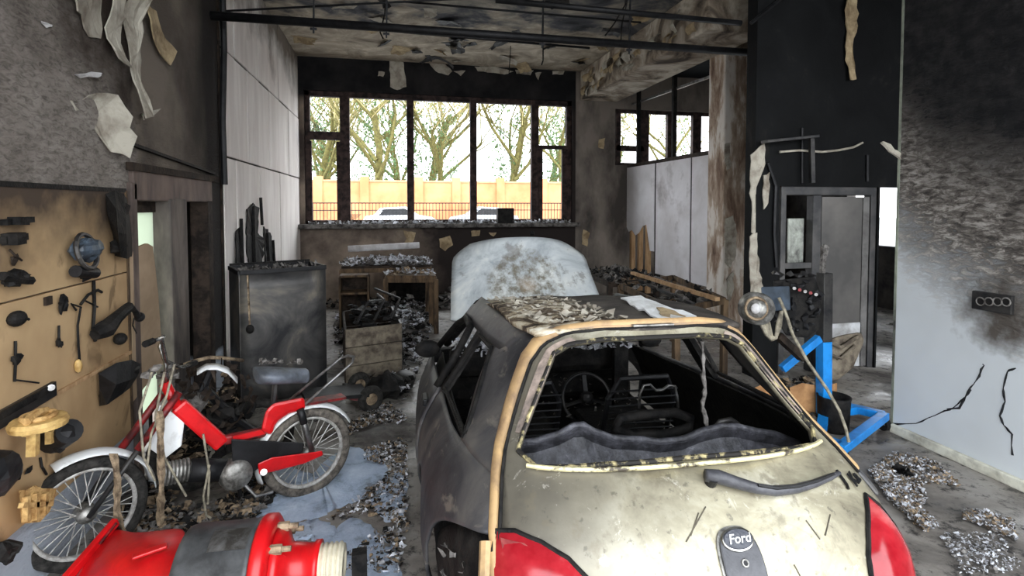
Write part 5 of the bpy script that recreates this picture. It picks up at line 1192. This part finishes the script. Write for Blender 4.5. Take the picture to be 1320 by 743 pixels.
en = thing('engine', 'burnt engine block hung on the blue engine stand', 'engine', pe(1030, 400))
b = B().loft([[pe(u, v, o) for u, v in [(996, 362), (1050, 356), (1058, 380), (1056, 425), (1040, 436), (1012, 432), (998, 404)]] for o in (-.22, .02)], True, False, True); b.ob('block', 'char', en, bevel=.015)
B().loft([[pe(u, v, o) for u, v in [(981, 370), (1018, 369), (1019, 400), (983, 402)]] for o in (-.34, -.2)], True, False, True).ob('gearbox', simple('slate casing', (70, 82, 96), (46, 54, 62), 6, .6, .3), en, bevel=.01)
b = B()
for k in range(6): b.chunk(pe(1000+k*9, 353+(k % 2)*3, -.1), (.08, .1, .06), 80+k)
b.ob('rocker_cover', 'soot_metal', en)
b = B(); rnd = random.Random(6)
for k in range(34): b.chunk(pe(rnd.uniform(1000, 1058), rnd.uniform(362, 430), -.23), (rnd.uniform(.03, .09), .06, rnd.uniform(.03, .08)), 90+k)
stuff(b.ob('ports', 'black_metal', en))
for k in range(5): B().cyl(pe(1024+7*k, 372+2*k, -.25), pe(1024+7*k, 372+2*k, -.29), .012, n=8).ob('stud', 'red_dark' if k % 2 else 'steel', en)
al = B().lathe(pe(976, 398, -.34), (-.25, -1, .1), [(.01, .08), (.055, .078), (.06, .06), (.095, .05), (.11, .03), (.11, -.06), (.05, -.07)], 24).ob('alternator', 'alu', en, smooth=True)
B().torus(pe(975, 398, -.40), (-.25, -1, .1), .072, .010, 24, 6).ob('alternator_ring', 'ash_tan', al); B().ell(pe(974, 398, -.43), .035, .02, .035).ob('alternator_boss', 'gypsum', al)
b = B()
for k in range(5): b.tube([pe(978+k*3, 412, -.36+k*.02), pe(988+k*2, 432+k*2, -.36), pe(1000, 436, -.34), pe(1006-k, 420, -.32), pe(1008, 396, -.3)], .012, 6)
b.ob('hoses', 'cable', en, smooth=True)
B().bar(pe(1002, 432, -.1), pe(1034, 462, -.05), .06, .05).ob('mount_arm', 'char_brown', en)
L = [(1004, 384), (1012, 402), (1022, 432), (1042, 468), (1066, 502), (1082, 530), (1090, 552), (1094, 570)]
tag(B().tube([pe(u, v, -.38-.02*i) for i, (u, v) in enumerate(L)], .011, 7).ob('rope', 'cable', smooth=True), 'pale rope hanging from the engine down to the blue base', 'rope')
# cardboard box and cloth
bx = PZ(1048, 540, 0); t_ = thing('cardboard_box', 'torn brown cardboard box under the engine on the blue stand', 'box', (bx.x, bx.y, 0)); yb_ = bx.y-.10
B().loft([[PY(u, v, yb_) for u, v in [(1018, 500), (1034, 494), (1058, 498), (1076, 496), (1079, 530), (1060, 534), (1030, 528), (1020, 522)]], [PY(u, v, yb_-.006) for u, v in [(1018, 500), (1034, 494), (1058, 498), (1076, 496), (1079, 530), (1060, 534), (1030, 528), (1020, 522)]]], True, False, True).ob('front_flap', 'tan_card', t_)
B().loft([[PY(u, v, o) for u, v, o in [(1058, 498, yb_), (1079, 494, yb_+.25), (1079, 526, yb_+.25), (1060, 534, yb_)]], [PY(u, v, o+.006) for u, v, o in [(1058, 498, yb_), (1079, 494, yb_+.25), (1079, 526, yb_+.25), (1060, 534, yb_)]]], True, False, True).ob('side_flap', 'tan_card', t_)
B().loft([[PY(u, v, yb_-o) for u, v in [(973, 500), (1000, 488), (1008, 498), (1010, 520), (990, 516)]] for o in (.0, .006)], True, False, True).ob('loose_flap', 'tan_card', t_)
q = PY(1048, 520, yb_+.05); B().span((q.x-.15, yb_+.02, 0), (q.x+.12, yb_+.3, q.z)).ob('carton', 'tan_card', t_)
b = B().loft([[PY(u, v, YD-.25-o) for u, v in [(1060, 440), (1086, 432), (1110, 428), (1114, 440), (1100, 474), (1080, 490), (1056, 494)]] for o in (.0, .16)], True, False, True)
sk = thing('dust_sheet', 'bundled sooty dust sheet slung behind the blue post', 'cloth', PY(1085, 470, YD-.3)); b.ob('bundle', 'sack', sk, bevel=.03); B().tube([PY(1066, 440, YD-.43), PY(1084, 448, YD-.44), PY(1106, 434, YD-.43)], .02, 6).tube([PY(1066, 456, YD-.43), PY(1084, 462, YD-.44), PY(1102, 446, YD-.43)], .018, 6).ob('fold', 'sack', sk, smooth=True)
tag(B().lathe(PZ(1074, 555, 0), (0, 0, 1), [(.09, 0), (.11, .02), (.12, .26), (.125, .28), (.11, .28), (.095, .04)], 20).ob('bucket', 'char', smooth=True), 'black bucket standing between the blue stand legs', 'bucket')
# socket panel on the right wall
sk = thing('socket_panel', 'burnt four gang socket panel on the blistered right wall', 'socket', PX(1282, 390, XR))
q0, q1 = PX(1257, 376, XR), PX(1308, 402, XR)
B().span((XR-.03, q1.y, PX(1282, 402, XR).z), (XR, q0.y, PX(1282, 378, XR).z)).ob('back_plate', 'soot_metal', sk, bevel=.006)
for u in (1266, 1277, 1288, 1299):
    c = PX(u, 389+(u-1282)*.02, XR-.03); B().cyl(c, c-Vector((.014, 0, 0)), .026, n=14).ob('socket', 'char', sk)
    B().torus(c-Vector((.014, 0, 0)), (1, 0, 0), .026, .005, 14, 5).ob('socket_rim', 'ash_grey', sk)
# leaning board in the left doorway
b = B().prism([PX(u, v, XL+.006) for u, v in [(167, 322), (186, 314), (193, 318), (200, 380), (206, 470), (166, 520)]], (.02, 0, 0))
tag(b.ob('leaning_board', simple('warped board', (176, 152, 126), (150, 128, 104), 2, .8, 0, .1)), 'warped tan board leaning in the left doorway', 'board')

# ================================================================== DEBRIS AND FOAM ON THE FLOOR
def scatter(name, label, cat, poly_px, n, mats, seed, size=(.02, .09), mound=.04, chunks=0, z=0.):
    P_ = [PZ(u, v, 0) for u, v in poly_px]; n = int(n*1.5); size = (size[0]*.8, size[1]*.8); xs_ = [p.x for p in P_]; ys_ = [p.y for p in P_]; rnd = random.Random(seed)
    def inside(x, y):
        r = False; j = len(P_)-1
        for i in range(len(P_)):
            if (P_[i].y > y) != (P_[j].y > y) and x < (P_[j].x-P_[i].x)*(y-P_[i].y)/(P_[j].y-P_[i].y)+P_[i].x: r = not r
            j = i
        return r
    for mt in mats:
        b = B(); k = 0; tries = 0
        while k < n and tries < n*12:
            tries += 1; x, y = rnd.uniform(min(xs_), max(xs_)), rnd.uniform(min(ys_), max(ys_))
            if not inside(x, y) or x < XL+.12 or y > YF-.2 or (x > xl0-.15 and y > YD-.15) or (x > XR-.12 and y < 3.6) or (y > 5.2 and x > px0-.12 and y < 7.2): continue
            if noise.noise(Vector((x*2.2+seed, y*2.2, 0))) < -.15: continue
            k += 1; L = rnd.uniform(*size)*rnd.choice((.6, 1, 1.2)); h = mound*max(0, .4+noise.noise(Vector((x*3, y*3, seed))))*rnd.random()
            if k <= chunks: b.chunk((x, y, z+h+L*.3), (L*1.5, L, L*.7), k+seed*99, 8)
            else: b.flake((x, y, z+h+.012), L, L*rnd.uniform(.25, .8), rrot(.35), rnd.uniform(0, .7))
        tag(b.ob(name, mt), {'ash_white': 'white bits in the ', 'ash_grey': 'grey bits in the ', 'ash_tan': 'tan bits in the ', 'char': 'black bits in the ', 'char_brown': 'dark brown bits in the '}[mt]+label if len(mats) > 1 else label, cat, None, 'stuff')
scatter('plaster_rubble', 'pale rubble of plaster bits on the floor along the right wall', 'rubble', [(1120, 610), (1150, 592), (1200, 600), (1250, 640), (1305, 668), (1310, 700), (1240, 672), (1190, 690), (1140, 640)], 1700, ['ash_white', 'ash_tan', 'ash_grey'], 1, (.012, .042), .05, 300)
scatter('black_scraps', 'black foil scraps on top of the pale rubble by the right wall', 'scraps', [(1148, 600), (1180, 594), (1215, 618), (1190, 622), (1160, 616)], 160, ['char'], 2, (.04, .12), .06)
scatter('white_bits', 'loose white bits near the lower right floor', 'rubble', [(1210, 690), (1300, 690), (1320, 743), (1240, 743)], 220, ['ash_white', 'ash_grey'], 3, (.012, .035), .02, 60)
scatter('floor_ash', 'ash and charred scraps over the floor beside the car', 'ash', [(430, 560), (500, 520), (524, 540), (525, 640), (530, 743), (420, 743), (400, 690), (470, 640), (470, 580)], 420, ['ash_grey', 'char', 'ash_tan', 'ash_white'], 4, (.012, .05), .04, 80)
scatter('back_ash', 'pale ash and burnt scraps over the floor before the workbench', 'ash', [(440, 470), (430, 420), (450, 392), (560, 390), (556, 420), (545, 460), (525, 520), (490, 500)], 1100, ['ash_white', 'ash_grey', 'char'], 5, (.04, .14), .12, 100)
scatter('moped_debris', 'brown and grey debris on the floor under the red moped', 'debris', [(160, 640), (230, 600), (330, 600), (360, 640), (330, 670), (250, 690), (190, 720), (150, 700)], 420, ['ash_tan', 'char', 'ash_grey'], 6, (.02, .09), .06, 80)
scatter('wall_debris', 'charred debris heaped against the left wall by the doorway', 'debris', [(205, 560), (235, 500), (300, 500), (310, 560), (270, 600), (220, 620)], 420, ['char', 'char_brown', 'ash_tan'], 7, (.05, .16), .35, 60)
scatter('far_debris', 'charred scraps along the foot of the far wall', 'debris', [(385, 398), (440, 372), (750, 372), (780, 392), (600, 400)], 500, ['char', 'ash_grey'], 8, (.06, .25), .25, 80)
scatter('right_debris', 'burnt scraps on the floor between the car and the engine stand', 'debris', [(900, 420), (985, 425), (1060, 520), (1050, 580), (980, 500), (930, 450)], 500, ['ash_grey', 'char', 'ash_tan'], 9, (.04, .14), .08, 80)
m = MB('blue grey foam', .75); m.color(m.ramp(m.noise(5, 6, .7), [(.34, (128, 136, 150)), (.46, (172, 188, 210)), (.7, (204, 216, 232))])); m.bump(m.noise(28, 6, .7), .6, .02); FOAM = m.m
for k, L in enumerate([[(316, 650), (326, 612), (365, 602), (400, 612), (424, 590), (452, 576), (482, 580), (500, 600), (490, 632), (458, 648), (436, 656), (414, 668), (380, 674), (340, 678)], [(352, 694), (372, 676), (410, 670), (432, 680), (438, 698), (428, 716), (410, 712), (404, 694), (380, 700)], [(412, 730), (424, 690), (450, 668), (482, 680), (508, 700), (520, 740), (516, 790), (430, 790)], [(478, 640), (496, 612), (520, 604), (526, 620), (522, 664), (500, 676), (484, 660)], [(22, 743), (36, 690), (60, 684), (72, 700), (56, 743)]]):
    P_ = [PZ(u, v, 0) for u, v in L]; out = []; rnd = random.Random(k+50)
    for i, p in enumerate(P_):
        q = P_[(i+1) % len(P_)]
        for j in range(5): out.append(p.lerp(q, j/5)+Vector((rnd.uniform(-.015, .015), rnd.uniform(-.015, .015), 0)))
    c = sum(out, Vector())/len(out); rings = []
    for t in (1, .93, .8, .6, .4, .2, .03):
        rings.append([c.lerp(p, t)+Vector((0, 0, .002+.016*(1-t**6)*(1+.8*noise.noise(p*6*t)))) for p in out])
    b = B().loft(rings, True); n_ = len(out); b.f.append(tuple(len(b.v)-n_+i for i in range(n_)))
    tag(b.ob('foam_patch', FOAM, smooth=True), ['large pale blue foam patch under the rear wheel of the moped', 'pale blue foam patch beside the white threaded end', 'foam patch at the bottom edge left of the car', 'foam patch close to the left side of the car', 'foam patch on the floor at the far left under the front wheel'][k], 'foam', None, 'stuff')
